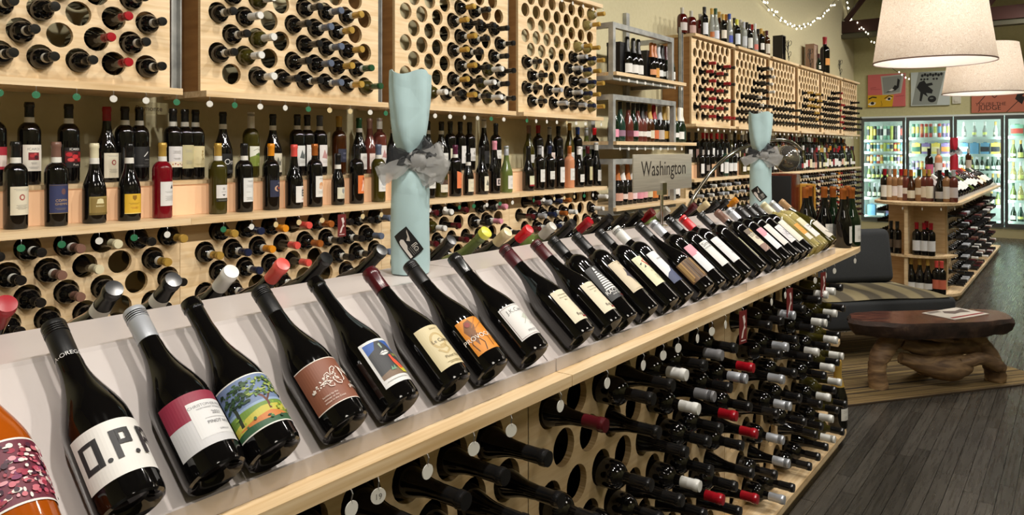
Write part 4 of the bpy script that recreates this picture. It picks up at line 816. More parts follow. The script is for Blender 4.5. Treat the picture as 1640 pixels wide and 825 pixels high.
LB = {
 'roses': roses(118, 84), 'opp': [rcut(112, 76, 'e2e0dc'),
    ('r', -49, -17, -43, 23, '2c2c2e'), ('r', -32, -17, -25, 23, '2c2c2e'), ('r', -43, 17, -32, 23, '2c2c2e'), ('r', -43, -17, -32, -10, '2c2c2e'), ('e', -19, -14, 3, 3, '2c2c2e'),
    ('r', -11, -17, -4, 23, '2c2c2e'), ('r', -4, 17, 12, 23, '2c2c2e'), ('r', -4, 1, 12, 7, '2c2c2e'), ('r', 5, 7, 12, 17, '2c2c2e'), ('r', -4, 7, -1, 17, '2c2c2e'), ('e', 13, -14, 3, 3, '2c2c2e'),
    ('r', 23, -17, 30, 23, '2c2c2e'), ('r', 30, 17, 46, 23, '2c2c2e'), ('r', 30, 1, 46, 7, '2c2c2e'), ('r', 39, 7, 46, 17, '2c2c2e')],
 'michael': [rcut(108, 84, 'c9c9cc'), ('r', -54, 2, 54, 42, '8e2840'), ('r', -20, -30, 54, 26, 'd9d9da'), ('t', 'CHRISTOPHER MICHAEL', 14, 16, 6.2, '6a6a70'), ('t', 'NORTHWEST WINEGROWER', 14, 11.5, 3.6, '8a8a90'), ('t', '2021', 16, 1, 8, '6a6a70'), ('r', -4, -4, 34, -3.5, 'a0a0a4'), ('t', 'PINOT NOIR', 16, -13, 7, '6a6a70'), ('t', 'OREGON', 16, -25, 3.6, '7a7a80')],
 'orchard': orchard(118, 88),
 'nois': [rcut(114, 82, 'e8ddd4'), ('r', -57, -39.5, 57, 39.5, '85503a')] + filigree() + [('t', 'No}', 26, 4, 20, 'f0e8e0'), ('t', 'o. 2021', 30, -12, 6, 'eadfd6'), ('t', 'pinot noir', 34, -22, 11, 'f0e8e0'), ('t', 'bottled by the', -24, -24, 4.4, 'e0d0c6'), ('t', 'vintner at the', -24, -29, 4.4, 'e0d0c6'), ('t', 'estate in the Coast', -20, -34, 4.4, 'e0d0c6')],
 'lips': [rcut(68, 92, 'dedede'), ('r', -29, -32, 29, 41, '2e5aa8'), ('p', [(-29, 20), (-14, 26), (-6, 41), (4, 41), (14, 30), (29, 10), (29, -32), (-29, -32)], '34363a'), ('p', [(-29, -32), (29, -32), (29, -20), (-4, -18), (-29, -24)], '7a6450'), ('p', [(-2, 34), (2, 36), (3, 26), (0, 24)], '9ab0a0'),
          ('p', [(-10, 14), (-2, 19), (2, 18), (6, 20), (12, 15), (4, 11), (-4, 10)], 'dededc'), ('l', [(-9, 14), (1, 15.5), (11, 15)], 1.2, '34363a'), ('p', [(4, 8), (9, 9), (10, 2), (22, -16), (20, -26), (12, -26), (5, -8)], 'd84a2a'), ('p', [(5, -8), (10, -22), (14, -30), (27, -30), (25, -16), (20, -22), (12, -22)], 'c8c234'), ('t', 'Was', 20, 4, 9, 'c8c850'), ('p', [(-8, -22), (-4, -14), (-2, -20), (2, -13), (3, -22)], '6a9a7a')] + lines(0, -38, 1, 50, 'b0b0ae'),
 'lecadeau': [rcut(72, 92, 'd2c49c'), ('e', -4, 10, 17, 19, 'bda672'), ('e', -4, 10, 12, 14, 'd2c49c'), ('l', [(-16, -8), (-4, -20), (10, -12), (4, 0), (-8, -2)], 4, 'bda672'), ('t', 'Le Cadeau', 4, 6, 11, '4a4236'), ('t', 'Edition', 2, 36, 6, '8a7a54'), ('t', 'Pinot Noir', 6, -30, 9, '6a5a3a')] + lines(4, -38, 2, 40, 'a8986a', 3),
 'provo': [rcut(80, 80, 'd9881e'), ('p', [(-34, 16), (-24, 34), (-12, 36), (-6, 22), (-14, 2), (-22, -24), (-28, -4)], '7a4a1c'), ('l', [(-16, 16), (8, 38), (34, 40)], 2, 'a8661c'), ('l', [(-14, 10), (14, 24), (38, 26)], 2, 'a8661c'), ('l', [(-24, 4), (-34, -14), (-30, -34)], 1.6, '4a2c14'), ('l', [(-18, -4), (-10, -22), (-16, -38)], 1.6, '4a2c14'), ('l', [(-14, 2), (6, -12), (4, -34)], 1.4, '5a3414'), ('e', -20, 26, 6, 6, '8a2a1c'), ('t', 'PROVOCATEUR', 2, -10, 14, 'efe6da'), ('t', 'J.K.C.', 24, -26, 11, '8a5a14')],
 'jk': [rcut(80, 84, 'dcdad8'), ('l', [(-37, -39), (37, -39), (37, 39), (-37, 39), (-37, -39)], .9, '5a2a30'), ('t', 'J.K.Carriere', 6, 22, 14, '5a5a5a'), ('p', [(-4, 4), (10, 14), (24, 16), (16, 4), (24, -4), (8, -2)], 'c0c4b8'), ('l', [(-8, -12), (4, -2), (18, 8)], 1.4, 'a8aca0'), ('t', '2019', 14, -16, 7, '9a9a98'), ('t', 'PINOT NOIR', 10, -33, 8, '8a8a8a')],
 'rogue': [rcut(64, 92, 'd8d0b6'), ('p', [(14, 44), (18, 44), (20, 20), (26, -4), (22, -6), (24, -18), (14, -4), (12, 10)], '3a2622'), ('p', [(16, -8), (22, -12), (20, -24), (14, -16)], 'a05a4a'), ('t', 'Willamette', -6, 30, 6, '8a8068'), ('t', 'Pinot Noir', -6, 22, 6, '8a8068'), ('t', '2021', -6, 14, 5, '8a8068'), ('t', 'Rogue', 4, -33, 12, '5a5048'), ('r', 2, -40, 24, -36, '8a1c22')],
 'racombs': [rcut(70, 108, '27282a')] + [('p', [(-14 - k * 1.5, 36 - k * 7), (-6 + k * 3.2, 36 - k * 7 + 1), (-6 + k * 3.2 + 1.4, 32.4 - k * 7), (-14.6 - k * 1.5, 32 - k * 7)], 'e0e0de') for k in range(9)] + [('p', [(-12, 50), (-8, 50), (-6, 40), (-14, 40)], 'e0e0de'), ('t', 'RACOMBS', 4, -36, 16, 'e6e6e4'), ('t', 'WINE COMPANY', 4, -43, 6, 'e0e0de'), ('t', 'red blend', 16, -51, 7, 'c03a2a')],
 'bat': [rcut(66, 104, 'cdbfa4'), ('p', [(0, 24), (6, 22), (22, 6), (26, -6), (16, -6), (12, -14), (4, -34), (2, -14), (-4, -6), (-10, -2), (-4, 6)], '3c3440'), ('e', 20, -36, 14, 9, 'a0a68a'), ('t', 'RO.', 6, 38, 9, '7a6a54')] + lines(0, 48, 1, 40, '8a7a60') + lines(0, -48, 1, 40, 'a89a80'),
 'dragonfly': [rcut(60, 104, 'd6d6b4'), ('l', [(-24, 44), (22, 44), (22, 4), (-24, 4), (-24, 44)], .7, 'b8b890'), ('p', [(-8, 34), (-3, 36), (20, 8), (18, 3), (12, 6)], 'c02a22'), ('p', [(2, 36), (16, 46), (20, 42), (8, 36)], 'd86a50'), ('p', [(10, 26), (26, 32), (28, 27), (14, 22)], 'd85a44'), ('p', [(-10, 30), (-22, 26), (-18, 22)], '222420'), ('p', [(-6, 20), (-16, 10), (-8, 10)], '222420'), ('t', 'KINGS', 6, -8, 8, 'a8a884')] + lines(8, -22, 4, 30, 'b0b090'),
 'mountain': [rcut(64, 118, 'dcdcde'), ('p', [(-32, -59), (32, -59), (32, 2), (22, 8), (16, -2), (4, -8), (-6, -20), (-20, -24), (-32, -34)], '3c4668'), ('t', 'BALBOA', 0, 28, 8, '6a6e78')],
 'forest': wood_strip(118, 76),
 'pinkwhite': [rcut(66, 108, 'd4d8dc'), ('r', -33, 14, 33, 54, 'd492a0'), ('r', -10, -22, 33, 20, 'e0e2e4'), ('t', 'Cellars', 12, 8, 6, 'a0a8b0')] + lines(12, -2, 3, 30, 'c0c6cc'),
 'simple': [rcut(66, 108, 'd8d8d4'), ('t', 'Simple', -2, 34, 21, '1e1e1e'), ('t', 'WASHINGTON', -4, 24, 8, '4a4a48'), ('l', [(4, 10), (24, 10), (24, -6), (4, -6), (4, 10)], .9, '9a9a96'), ('l', [(4, -16), (24, -16), (24, -32), (4, -32), (4, -16)], .9, '9a9a96'), ('t', 'Co', 14, -2, 9, 'a0a09c'), ('t', 'lo', 14, -28, 9, 'a0a09c')],
 'alex': [rcut(66, 110, 'd6d6d8'), ('l', [(-33, 30), (-10, 24), (8, 30), (33, 22)], .8, 'bcbcc0'), ('l', [(-33, 18), (-6, 12), (12, 16), (33, 10)], .8, 'bcbcc0'), ('t', 'ALEX', 6, -26, 12, 'a4a4a8'), ('t', '2020', 14, -44, 5, 'b0b0b2')],
 'strip': [rcut(26, 98, 'd8d6b2'), ('p', [(0, 6), (6, 12), (8, 0), (2, -6)], 'b83a2a')] + lines(0, -20, 3, 12, 'b0ae8a'),
 'bedrock': [rcut(66, 112, 'd0c8ae'), ('r', -33, 34, 33, 56, '6a5a48'), ('e', 8, 44, 14, 11, 'c8aa5a'), ('t', 'BEDR', 0, 18, 24, '4a443a'), ('e', -6, 6, 12, 9, '8a7a6a'), ('e', 14, 4, 10, 7, '7a6858'), ('r', -33, -56, 33, -24, '8a6a5c'), ('l', [(-24, -54), (26, -28)], 1.4, 'c8b0a0')] + lines(4, -12, 1, 40),
 'white script': [rcut(66, 108, 'd6d2cc'), ('l', [(4, 26), (12, 30), (14, 20), (6, 16), (4, 26)], 1, '8a7a78')] + lines(4, -20, 2, 26, 'b0aca6'),
 'marble': marble(64, 92), 'cream atelier': [rcut(66, 116, 'd8d6c8'), ('t', 'ATELIER', 4, 24, 9, 'a0a094')] + lines(6, -30, 2, 24, 'b8b6a8'),
 'orange map': [rcut(58, 92, 'd8d4c4'), ('r', -29, -14, 29, 46, 'd89a34'), ('l', [(-20, 36), (-4, 26), (10, 34), (24, 22)], 1.6, 'b87820'), ('l', [(-24, 12), (-6, 4), (14, 12), (26, 2)], 1.6, 'b87820'), ('t', 'Blanc', 4, -34, 8, '8a8a78')],
 'sauvignon': [rcut(64, 112, 'd8d2b4'), ('r', -32, -56, 32, 14, 'dcdcda'), ('t', 'Sauvage', 2, 0, 14, '4a4a4a'), ('t', 'WHITE', -4, -14, 9, '6a6a6a')] + lines(10, -34, 3, 22, 'a8a8a4'),
 'sketch': [rcut(72, 96, 'cfc8ba'), ('p', [(-6, 40), (2, 46), (12, 22), (-2, 18)], 'a8a49a'), ('l', [(-20, -14), (0, -30), (24, -22), (10, -38)], 3, '4a4644'), ('l', [(-12, -24), (8, -40), (26, -34)], 2, '5a5654'), ('t', '43', 8, 4, 8, '8a867a')],
}
SLOPE = [  # Y, type, glass, capsule, style, label, zc, wording
 (.330, 'burgundy', 'orange', 'copper', 'foil', 'roses', .074, 'orange wine bottle with pink rose-petal label on the slanted tray'),
 (.447, 'burgundy', 'dark', 'black', 'screw', 'opp', .066, 'dark bottle with white O.P.P. label on the slanted tray'),
 (.559, 'burgundy', 'dark', 'silver', 'screw', 'michael', .07, 'dark bottle with silver screw cap and pink-white 2021 pinot label on slanted tray'),
 (.649, 'burgundy', 'dark', None, None, 'orchard', .072, 'uncapped dark bottle with painted orchard label on the slanted tray'),
 (.778, 'burgundy', 'dark', 'black', 'screw', 'nois', .068, 'dark bottle with brown label and white flourish on the slanted tray'),
 (.895, 'burgundy', 'dark', None, None, 'lips', .072, 'uncapped dark bottle with blue label of a mouth and bottle on slanted tray'),
 (1.031, 'burgundy', 'dark', 'burgundy', 'foil', 'lecadeau', .07, 'dark bottle with burgundy foil and yellowish cream label on slanted tray'),
 (1.145, 'burgundy', 'dark', 'black', 'screw', 'provo', .07, 'dark bottle with orange insect label on the slanted tray'),
 (1.286, 'burgundy', 'dark', 'black', 'foil', 'jk', .072, 'dark bottle with framed white moth label on the slanted tray'),
 (1.475, 'burgundy', 'dark', 'burgundy', 'screw', 'rogue', .072, 'dark bottle with burgundy screw cap and cream feather label on slanted tray'),
 (1.608, 'burgundy', 'dark', 'burgundy', 'screw', 'rogue', .072, 'dark bottle with burgundy screw cap and cream feather label on slanted tray'),
 (1.697, 'bordeaux', 'dark', 'black', 'screw', 'racombs', .11, 'dark bottle with black label of white stripes on the slanted tray'),
 (1.816, 'bordeaux', 'dark', 'black', 'screw', 'bat', .112, 'dark bottle with tan label of a dark bat on the slanted tray'),
 (1.946, 'bordeaux', 'dark', 'black', 'screw', 'dragonfly', .11, 'dark bottle with pale label of a red dragonfly on slanted tray'),
 (2.047, 'bordeaux', 'dark', 'white', 'screw', 'mountain', .108, 'dark bottle with white and slate-blue mountain label on slanted tray'),
 (2.189, 'burgundy', 'dark', 'black', 'screw', 'forest', .07, 'dark sloped bottle with brown forest label on the slanted tray'),
 (2.299, 'bordeaux', 'dark', 'silver', 'screw', 'pinkwhite', .105, 'silver-capped dark bottle with pink and white label beside the forest label'),
 (2.428, 'bordeaux', 'dark', 'black', 'screw', 'simple', .108, 'dark bottle with bold lettered white label beside the red-capped bottle'),
 (2.534, 'bordeaux', 'dark', 'bright red', 'screw', 'alex', .11, 'dark bottle with bright red cap and plain white label on slanted tray'),
 (2.692, 'bordeaux', 'dark', 'black', 'screw', 'strip', .09, 'dark bottle turned aside with narrow cream label on slanted tray'),
 (2.859, 'bordeaux', 'dark', 'brown', 'foil', 'bedrock', .112, 'dark bottle with brown picture label BEDR on the slanted tray'),
 (2.981, 'bordeaux', 'dark', 'silver', 'screw', 'pinkwhite', .105, 'silver-capped dark bottle with pink and white label beside the BEDR label'),
 (3.085, 'bordeaux', 'dark', 'black', 'screw', 'white script', .112, 'dark bottle with off-white label and faint squiggle on slanted tray'),
 (3.187, 'bordeaux', 'dark', 'black', 'screw', 'marble', .105, 'dark bottle with marbled white label on the slanted tray'),
 (3.280, 'bordeaux', 'dark', 'black', 'screw', 'cream atelier', .112, 'dark bottle with long cream label beside the clear wine bottles'),
 (3.400, 'bordeaux', 'white', 'ivory', 'screw', 'orange map', .09, 'clear pale wine bottle with orange and cream label on slanted tray'),
 (3.515, 'bordeaux', 'white', 'silver', 'screw', 'sauvignon', .105, 'clear pale wine bottle with white lettered label on slanted tray'),
 (3.640, 'burgundy', 'olive', 'tan', 'foil', 'sketch', .07, 'olive bottle with grey sketch label at the end of the slanted tray')]
for y, ty, gl, cap, st, lk, zc, words in SLOPE:
    bottle(ty, gl, cap, st, ('slope ' + lk, LB[lk], zc), slope(y, PROF[ty][0], True, .012, .35 if lk == 'strip' else R.uniform(-.03, .05)), words if y != 1.608 else words.replace('on slanted tray', 'beside white-striped black label'), 'bottles on the front slope of the island')
for o in [o_ for o_ in C.objects if o_.get('label', '').startswith('dark bottle with white O.P.P.')]: link('neck_print', print_mesh('neck_print', [('t', 'A-OREGON', 0, -3, 9, 'd8d8d8')], .0158, .236), o)
BS = [(.461, 'red', 'burgundy'), (.627, 'black', 'burgundy'), (.735, 'black', 'burgundy'), (.855, 'white', 'burgundy'), (.977, 'coral', 'burgundy'), (1.093, 'black', 'burgundy'), (1.26, 'black', 'burgundy'), (1.514, 'black', 'burgundy'), (1.646, 'yellow', 'burgundy'),
      (1.763, 'cream', 'burgundy'), (1.873, 'bright red', 'burgundy'), (1.993, 'clear', 'bordeaux'), (2.123, 'black', 'burgundy'), (2.222, 'red', 'bordeaux'), (2.373, 'black', 'burgundy'), (2.49, 'black', 'bordeaux'), (2.6, 'black', 'bordeaux'), (2.70, 'red', 'bordeaux'), (2.834, 'clear', 'bordeaux'),
      (3.0, 'black', 'bordeaux'), (3.108, 'burgundy', 'bordeaux'), (3.26, 'cream', 'burgundy'), (3.363, 'black', 'bordeaux'), (3.478, 'black', 'bordeaux'), (3.609, 'orange', 'bordeaux')]
for n_, (y, cap, ty) in enumerate(BS):
    gl = 'palegreen' if cap in ('yellow', 'clear') else 'dark'
    bottle(ty, gl, cap, 'stopper' if cap == 'yellow' else 'foil', ('cream plain', LABS['cream plain'], ZC[ty]), slope(y, PROF[ty][0], False, .016), f'{cap}-capped {GNAME[gl]} bottle leaning over the island ridge' + (f' between {BS[n_ - 1][1]} and {BS[n_ + 1][1]} capsules' if 0 < n_ < len(BS) - 1 else ''), 'bottles on the back slope of the island', band=(cap == 'black' and y < 1))

# rounded end deck: copper-capped bottles, speaker, wooden box, sparkling bottle on the base
for px, X, gl in ((1350, -.95, 'dark'), (1357, -.99, 'dark'), (1364, -.93, 'green'), (1320, -1.06, 'dark'), (1334, -1.03, 'green'), (1290, -1.13, 'dark'), (1296, -1.16, 'dark')):
    y = px_X(px, 350, X).y
    bottle('burgundy', gl, 'copper', 'foil', ('white plain', LABS['white plain'], .062), stand(X, y, DK + .0004, R.uniform(-.5, .2)) , f'{GNAME[gl]} bottle with long copper capsule standing on the rounded island end', 'copper-capped bottles on the island end')
bottle('sparkling', 'black', 'gold', 'bubbly', ('white low', LABS['white low'], .07), stand(-.925, 3.80, .0754, -.3), 'black sparkling bottle with gold foil standing on the island floor ledge', 'none' and None)
t = thing('loudspeaker', 'small black loudspeaker with mahogany sides on the rounded island end', 'speaker', (-1.287, 4.155, DK + .0004), .03)
MAHOG = noisy('mahogany', [(.3, '4a1c10'), (.7, '6a2c1a')], (20, 2, 2), 2, .25)
rbox('cabinet', -.066, .066, -.07, .075, 0, .36, .004, [MAHOG], t)
o = rbox('grille', -.057, .057, -.078, -.0705, .01, .35, .002, [noisy('speaker_cloth', [(.3, '0c0c0d'), (.7, '1c1c1e')], (1, 1, 1), 900, .9)], t)
t = thing('wooden_box', 'open golden pine bottle box beside the loudspeaker', 'box', (-1.225, 4.305, DK + .0004), .75)
PINE = noisy('pine', [(.3, 'b07c28'), (.7, 'c8963c')], (3, 3, 12), 3, .4)
MB().box(-.045, .045, .033, .045, 0, .30).box(-.045, -.035, -.045, .033, 0, .30).box(.035, .045, -.045, .033, 0, .30).box(-.035, .035, -.045, .033, .288, .30).box(-.035, .035, -.045, .033, 0, .01).obj('box_shell', PINE, t)
o = link('wine_bottle', small_mesh('small', 'dark', 'red', 'b8a898', 'foil', 14)); o.matrix_world = stand(-1.225, 4.305, DK + .011); tag(o, 'small dark bottle inside the open golden pine box', 'wine bottle')

# gift-wrapped bottles on the ridge
RZ = LZ + .02 + .29 * math.sin(PHI) - .012 + .006
def gift(y, s, rz, label, paper='b6d3d7', X=CXI, Z=None, card=True, folds=.12, hh=.47):
    t = thing('gift_wrapped_bottle', label, 'gift bag', (X, y, (RZ if Z is None else Z) + .0005), rz); t.scale = (s, s, 1)
    q = random.Random(int(y * 100)); n = 40
    pm_, nt, b = nodes_of('tissue_paper', .55); N = nt.nodes; L = nt.links
    nz = N.new('ShaderNodeTexVoronoi'); nz.feature = 'DISTANCE_TO_EDGE'; nz.inputs['Scale'].default_value = 15; tc = N.new('ShaderNodeTexCoord'); L.new(tc.outputs['Object'], nz.inputs['Vector'])
    bp = N.new('ShaderNodeBump'); bp.inputs['Strength'].default_value = .25; bp.inputs['Distance'].default_value = .008; L.new(nz.outputs[0], bp.inputs['Height']); L.new(bp.outputs[0], b.inputs['Normal'])
    b.inputs['Base Color'].default_value = lin(paper); b.inputs['Subsurface Weight'].default_value = 0
    prof = [(.030, 0), (.044, .002), (.0455, .03), (.045, .12), (.0445, .19), (.043, .215), (.036, .238), (.024, .258), (.0185, .268), (.026, .285), (.036, .31), (.041, .35), (.043, .40), (.044, .44), (.0435, hh)]
    vs = []
    for i, (r, z) in enumerate(prof):
        for k in range(n):
            a = 2 * PI * k / n; w_ = folds * math.sin(5 * a + i * .4) * (1 if z > .24 else .0) * (.6 if z > .3 else .9) + .02 * math.sin(9 * a + z * 40)
            flat = 1.0 if z < .28 else 1 - .35 * min(1, (z - .28) / .12)
            zz = z + (0 if i < len(prof) - 1 else .006 * math.sin(3 * a))
            vs.append((r * (1 + w_) * math.cos(a) * flat, r * (1 + w_) * math.sin(a) * (2 - flat) ** .3, zz))
    fs = [(i * n + k, i * n + (k + 1) % n, (i + 1) * n + (k + 1) % n, (i + 1) * n + k) for i in range(len(prof) - 1) for k in range(n)] + [tuple(range(n))[::-1]]
    inner = [((v[0]) * .97, v[1] * .97, v[2]) for v in vs[-n:]] + [(v[0] * .8, v[1] * .8, .36) for v in vs[-n:]]
    m0 = len(vs); vs += inner
    fs += [((len(prof) - 1) * n + k, (len(prof) - 1) * n + (k + 1) % n, m0 + (k + 1) % n, m0 + k) for k in range(n)] + [(m0 + k, m0 + (k + 1) % n, m0 + n + (k + 1) % n, m0 + n + k) for k in range(n)] + [tuple(m0 + n + k for k in range(n))]
    MB().add(vs, fs).obj('tissue_wrap', pm_, t, 60)
    def organza(nm, col, alpha, pts):
        mm = nodes_of(nm, .6)[0]; bb = mm.node_tree.nodes['Principled BSDF']; bb.inputs['Base Color'].default_value = lin(col); bb.inputs['Alpha'].default_value = alpha
        return mm
    blk = organza('black_organza', '24262a', .75, 0); gry = organza('grey_organza', 'b9b9b8', .55, 0)
    MB().lathe([(.024, .252), (.0255, .258), (.024, .27), (.0265, .28)], 20, 0, None, False, False).obj('ribbon', blk, t, 60)
    bow = thing('bow', None, None); bow.parent = t
    def loop(cy, ang, L_, wd, mat, nm='bow_loop', tilt=0.0):
        mb = MB(); nn = 14; vs = []; fs = []
        for k in range(nn + 1):
            a = 2 * PI * k / nn; u = L_ * (1 - math.cos(a)) / 2; v = wd * .5 * math.sin(a)
            for j in range(4):
                e = (j / 3 - .5) * wd * (.35 + .65 * math.sin(a / 2))
                x = .034 + v * .5 + .006 * math.sin(7 * a + j * 2); yy = u * math.cos(ang) - e * math.sin(ang); zz = .264 + u * math.sin(ang) + e * math.cos(ang) + .004 * math.sin(5 * a + j)
                vs.append((x, yy, zz))
        fs = [(k * 4 + j, (k + 1) * 4 + j, (k + 1) * 4 + j + 1, k * 4 + j + 1) for k in range(nn) for j in range(3)]
        mb.add(vs, fs).obj(nm, mat, bow, 60)
    loop(0, .25, .075, .05, gry); loop(0, -.35, .085, .055, gry); loop(0, 2.9, .06, .045, blk); loop(0, -2.7, .085, .045, gry, 'ribbon_tail'); loop(0, .7, .06, .05, blk); loop(0, -.9, .07, .035, gry, 'ribbon_tail')
    MB().add([(.03 + .022 * math.cos(a) * math.cos(b_) * (1 + .25 * math.sin(4 * a)), .012 + .028 * math.sin(a) * math.cos(b_), .262 + .026 * math.sin(b_)) for b_ in [(-.5 + j / 6) * PI for j in range(7)] for a in [2 * PI * k / 12 for k in range(12)]],
             [(j * 12 + k, j * 12 + (k + 1) % 12, (j + 1) * 12 + (k + 1) % 12, (j + 1) * 12 + k) for j in range(6) for k in range(12)]).obj('bow_knot', gry, bow, 60)
    if card:
        a_ = 38; ca, sa = math.cos(math.radians(a_)), math.sin(math.radians(a_)); rot = lambda p: (p[0] * ca - p[1] * sa, p[0] * sa + p[1] * ca)
        ops = [('p', [rot(p) for p in [(-20, -34), (20, -34), (20, 34), (-20, 34)]], '0e0e0f'),
               ('p', [rot(p) for p in [(-17, -30), (-11, -30), (-10, -10), (-5, -2), (-4, 14), (-9, 18), (-15, 16), (-17, 10)]], 'd8d2cc'), ('p', [rot(p) for p in [(0, 8), (8, 14), (12, 24), (16, 28), (10, 10), (6, 2)]], 'c8bfb4')]
        tx, ty_ = rot((12, -16)); ops.append(('t', 'OJJ', tx, ty_, 15, 'd8d4cc', a_ + 90))
        for j in range(4):
            p0, p1 = rot((-6 + j * 4, -29)), rot((-6 + j * 4, -8)); ops.append(('l', [p0, p1], 1.0, '8a8884'))
        link('gift_card', print_mesh('gift_card', ops, .0462, .075, off0=.0008), t).rotation_euler = (0, 0, -.25)
    return t
gift(px_X(657, 437, CXI).y, 1, -.62, 'tall bottle wrapped in pale blue tissue beside orange and cream labels, with organza bow')
gift(px_X(1218, 300, CXI).y, 1.14, -1.15, 'bottle wrapped in pale blue tissue beside the loudspeaker, with grey bow')
# Washington sign on the ridge
yw = px_X(1060, 290, CXI).y
t = thing('sign', 'brushed metal sign reading Washington on a short post above the trays', 'sign', (CXI, yw, RZ + .0005))
BRUSH = noisy('brushed_metal', [(.3, 'a8a294'), (.7, 'b9b3a4')], (1, 1, 40), 6, .3); BRUSH.node_tree.nodes['Principled BSDF'].inputs['Metallic'].default_value = .2
MB().lathe([(.03, 0), (.03, .006), (.006, .01), (.006, .13)], 16).obj('post', CHROME, t, 40)
MB().box(-.012, .012, -.018, .018, .12, .165).obj('clamp', CHROME, t)
rbox('plate', -.003, .003, -.228, .265, .137, .272, .001, [BRUSH], t)
link('lettering', print_mesh('lettering', [('t', 'Washington', 18, -18, 78, '2a2420')], None, .212, off0=.0036), t)
# ---------------------------------------------------------------- lounge: rug, settee, table, arc lamp
u = Vector((.586, .81, 0)); v = Vector((-.81, .586, 0)); rc = Vector((-.124, 5.59, 0))
rm, nt, b = nodes_of('striped_rug', .95); N = nt.nodes; L = nt.links
tc = N.new('ShaderNodeTexCoord'); mp = N.new('ShaderNodeMapping'); mp.inputs['Scale'].default_value = (.15, 24, 1); nz = N.new('ShaderNodeTexNoise'); nz.inputs['Scale'].default_value = 1.6; nz.inputs['Detail'].default_value = 5
r_ = ramp(nt, [(.36, '241b12'), (.44, '6a5636'), (.5, '8a744a'), (.55, '3a2c1a'), (.62, '9a8454')])
L.new(tc.outputs['Object'], mp.inputs[0]); L.new(mp.outputs[0], nz.inputs[0]); L.new(nz.outputs[0], r_.inputs[0]); L.new(r_.outputs[0], b.inputs['Base Color'])
rug = thing('striped_rug', 'brown striped woven rug under the driftwood table', 'rug', (rc.x, rc.y, .0006), math.atan2(u.y, u.x))
MB().box(-1.9, 0, 0, 1.35, 0, .008).obj('weave', rm, rug)
MB().box(-1.905, .003, -.01, -.0005, 0, .0085).obj('hem', M('3a2c1c', .9), rug)
fd = Vector((.67, .735, 0)).normalized(); sd = Vector((-fd.y, fd.x, 0)); fc = Vector((-.655, 5.83, 0))
ch = thing('lounge_settee', 'charcoal upholstered armless settee with striped seat pad beside the rug', 'settee', (fc.x, fc.y, .0092), math.atan2(fd.y, fd.x))
CHAR = noisy('charcoal_fabric', [(.3, '26282b'), (.7, '303336')], (1, 1, 1), 220, .9, 3, .1)
rbox('seat_base', -1.45, 0, 0, .68, .2, .40, .035, [CHAR], ch, 3)
rbox('backrest', -1.42, -.03, .56, .70, .401, .80, .05, [CHAR], ch, 4, Matrix.Translation((0, .6, .40)) @ Matrix.Rotation(-.16, 4, 'X') @ Matrix.Translation((0, -.6, -.40)))
pad, nt, b = nodes_of('striped_pad', .85); N = nt.nodes; L = nt.links
tc = N.new('ShaderNodeTexCoord'); wv = N.new('ShaderNodeTexWave'); wv.bands_direction = 'X'; wv.inputs['Scale'].default_value = 1.55; wv.inputs['Distortion'].default_value = .3
r_ = ramp(nt, [(.35, '453e2e'), (.5, '6b6147'), (.75, '7a6f50')]); L.new(tc.outputs['Object'], wv.inputs[0]); L.new(wv.outputs[0], r_.inputs[0]); L.new(r_.outputs[0], b.inputs['Base Color'])
vs = []; nx, ny = 60, 16
for i in range(nx + 1):
    for j in range(ny + 1):
        x = -1.42 + 1.37 * i / nx; y = .01 + .54 * j / ny; e = min(1, 6 * min(i / nx, 1 - i / nx, j / ny * .6, (1 - j / ny) * .6))
        vs.append((x, y, .402 + (.022 + .010 * abs(math.sin(i / nx * PI * 10))) * max(e, 0) ** .5 + .004 * math.sin(9 * x + 13 * y)))
n0 = len(vs); fs = [(i * (ny + 1) + j, (i + 1) * (ny + 1) + j, (i + 1) * (ny + 1) + j + 1, i * (ny + 1) + j + 1) for i in range(nx) for j in range(ny)]
MB().add(vs, fs).obj('seat_pad', pad, ch, 60)
for x in (-1.35, -.1):
    for y in (.08, .6): MB().lathe([(.016, 0), (.02, .2)], 12, 0, Matrix.Translation((x, y, 0))).obj('leg', M('1a1512', .4), ch, 40)
# driftwood table
tb = thing('coffee_table', 'live-edge wooden coffee table on twisted driftwood legs', 'coffee table', (-.72, 5.08, .0092), math.atan2(.70, .71))
q = random.Random(8); n = 44; top = []; 
for k in range(n):
    a = 2 * PI * k / n; ex = abs(math.cos(a)) ** .55 * math.copysign(1, math.cos(a)); ey = abs(math.sin(a)) ** .8 * math.copysign(1, math.sin(a))
    top.append((.51 * ex + .02 * math.sin(5 * a), (.17 + .03 * math.cos(a + .6) + .02 * math.sin(3 * a + 1)) * ey + q.uniform(-.008, .008)))
SLAB = noisy('redwood_slab', [(.3, '2c1511'), (.5, '4f2a20'), (.7, '7a4a36')], (3, 14, 1), 2.5, .16, 6, .05, 1.5); BARK = noisy('bark_edge', [(.3, '1d120e'), (.6, '3a2820'), (.8, '5c4636')], (1, 1, 1), 14, .75, 8, 1.0)
vs = [(x * .985, y * .985, .40) for x, y in top] + [(x * (1.02 + q.uniform(-.012, .012)), y * (1.03 + q.uniform(-.02, .02)), .378 + q.uniform(-.005, .005)) for x, y in top] + [(x * (.99 + q.uniform(-.015, .015)), y * (.98 + q.uniform(-.03, .03)), .335 + q.uniform(-.008, .008)) for x, y in top] + [(x * .93, y * .92, .308 + q.uniform(-.006, .006)) for x, y in top]
mb = MB().add(vs, [tuple(range(n))], 0); mb.f += [(i * n + k, i * n + (k + 1) % n, (i + 1) * n + (k + 1) % n, (i + 1) * n + k)[::-1] for i in range(3) for k in range(n)] + [tuple(3 * n + k for k in range(n))[::-1]]; mb.m += [1] * (3 * n + 1)
mb.obj('slab_top', [SLAB, BARK], tb, 35)
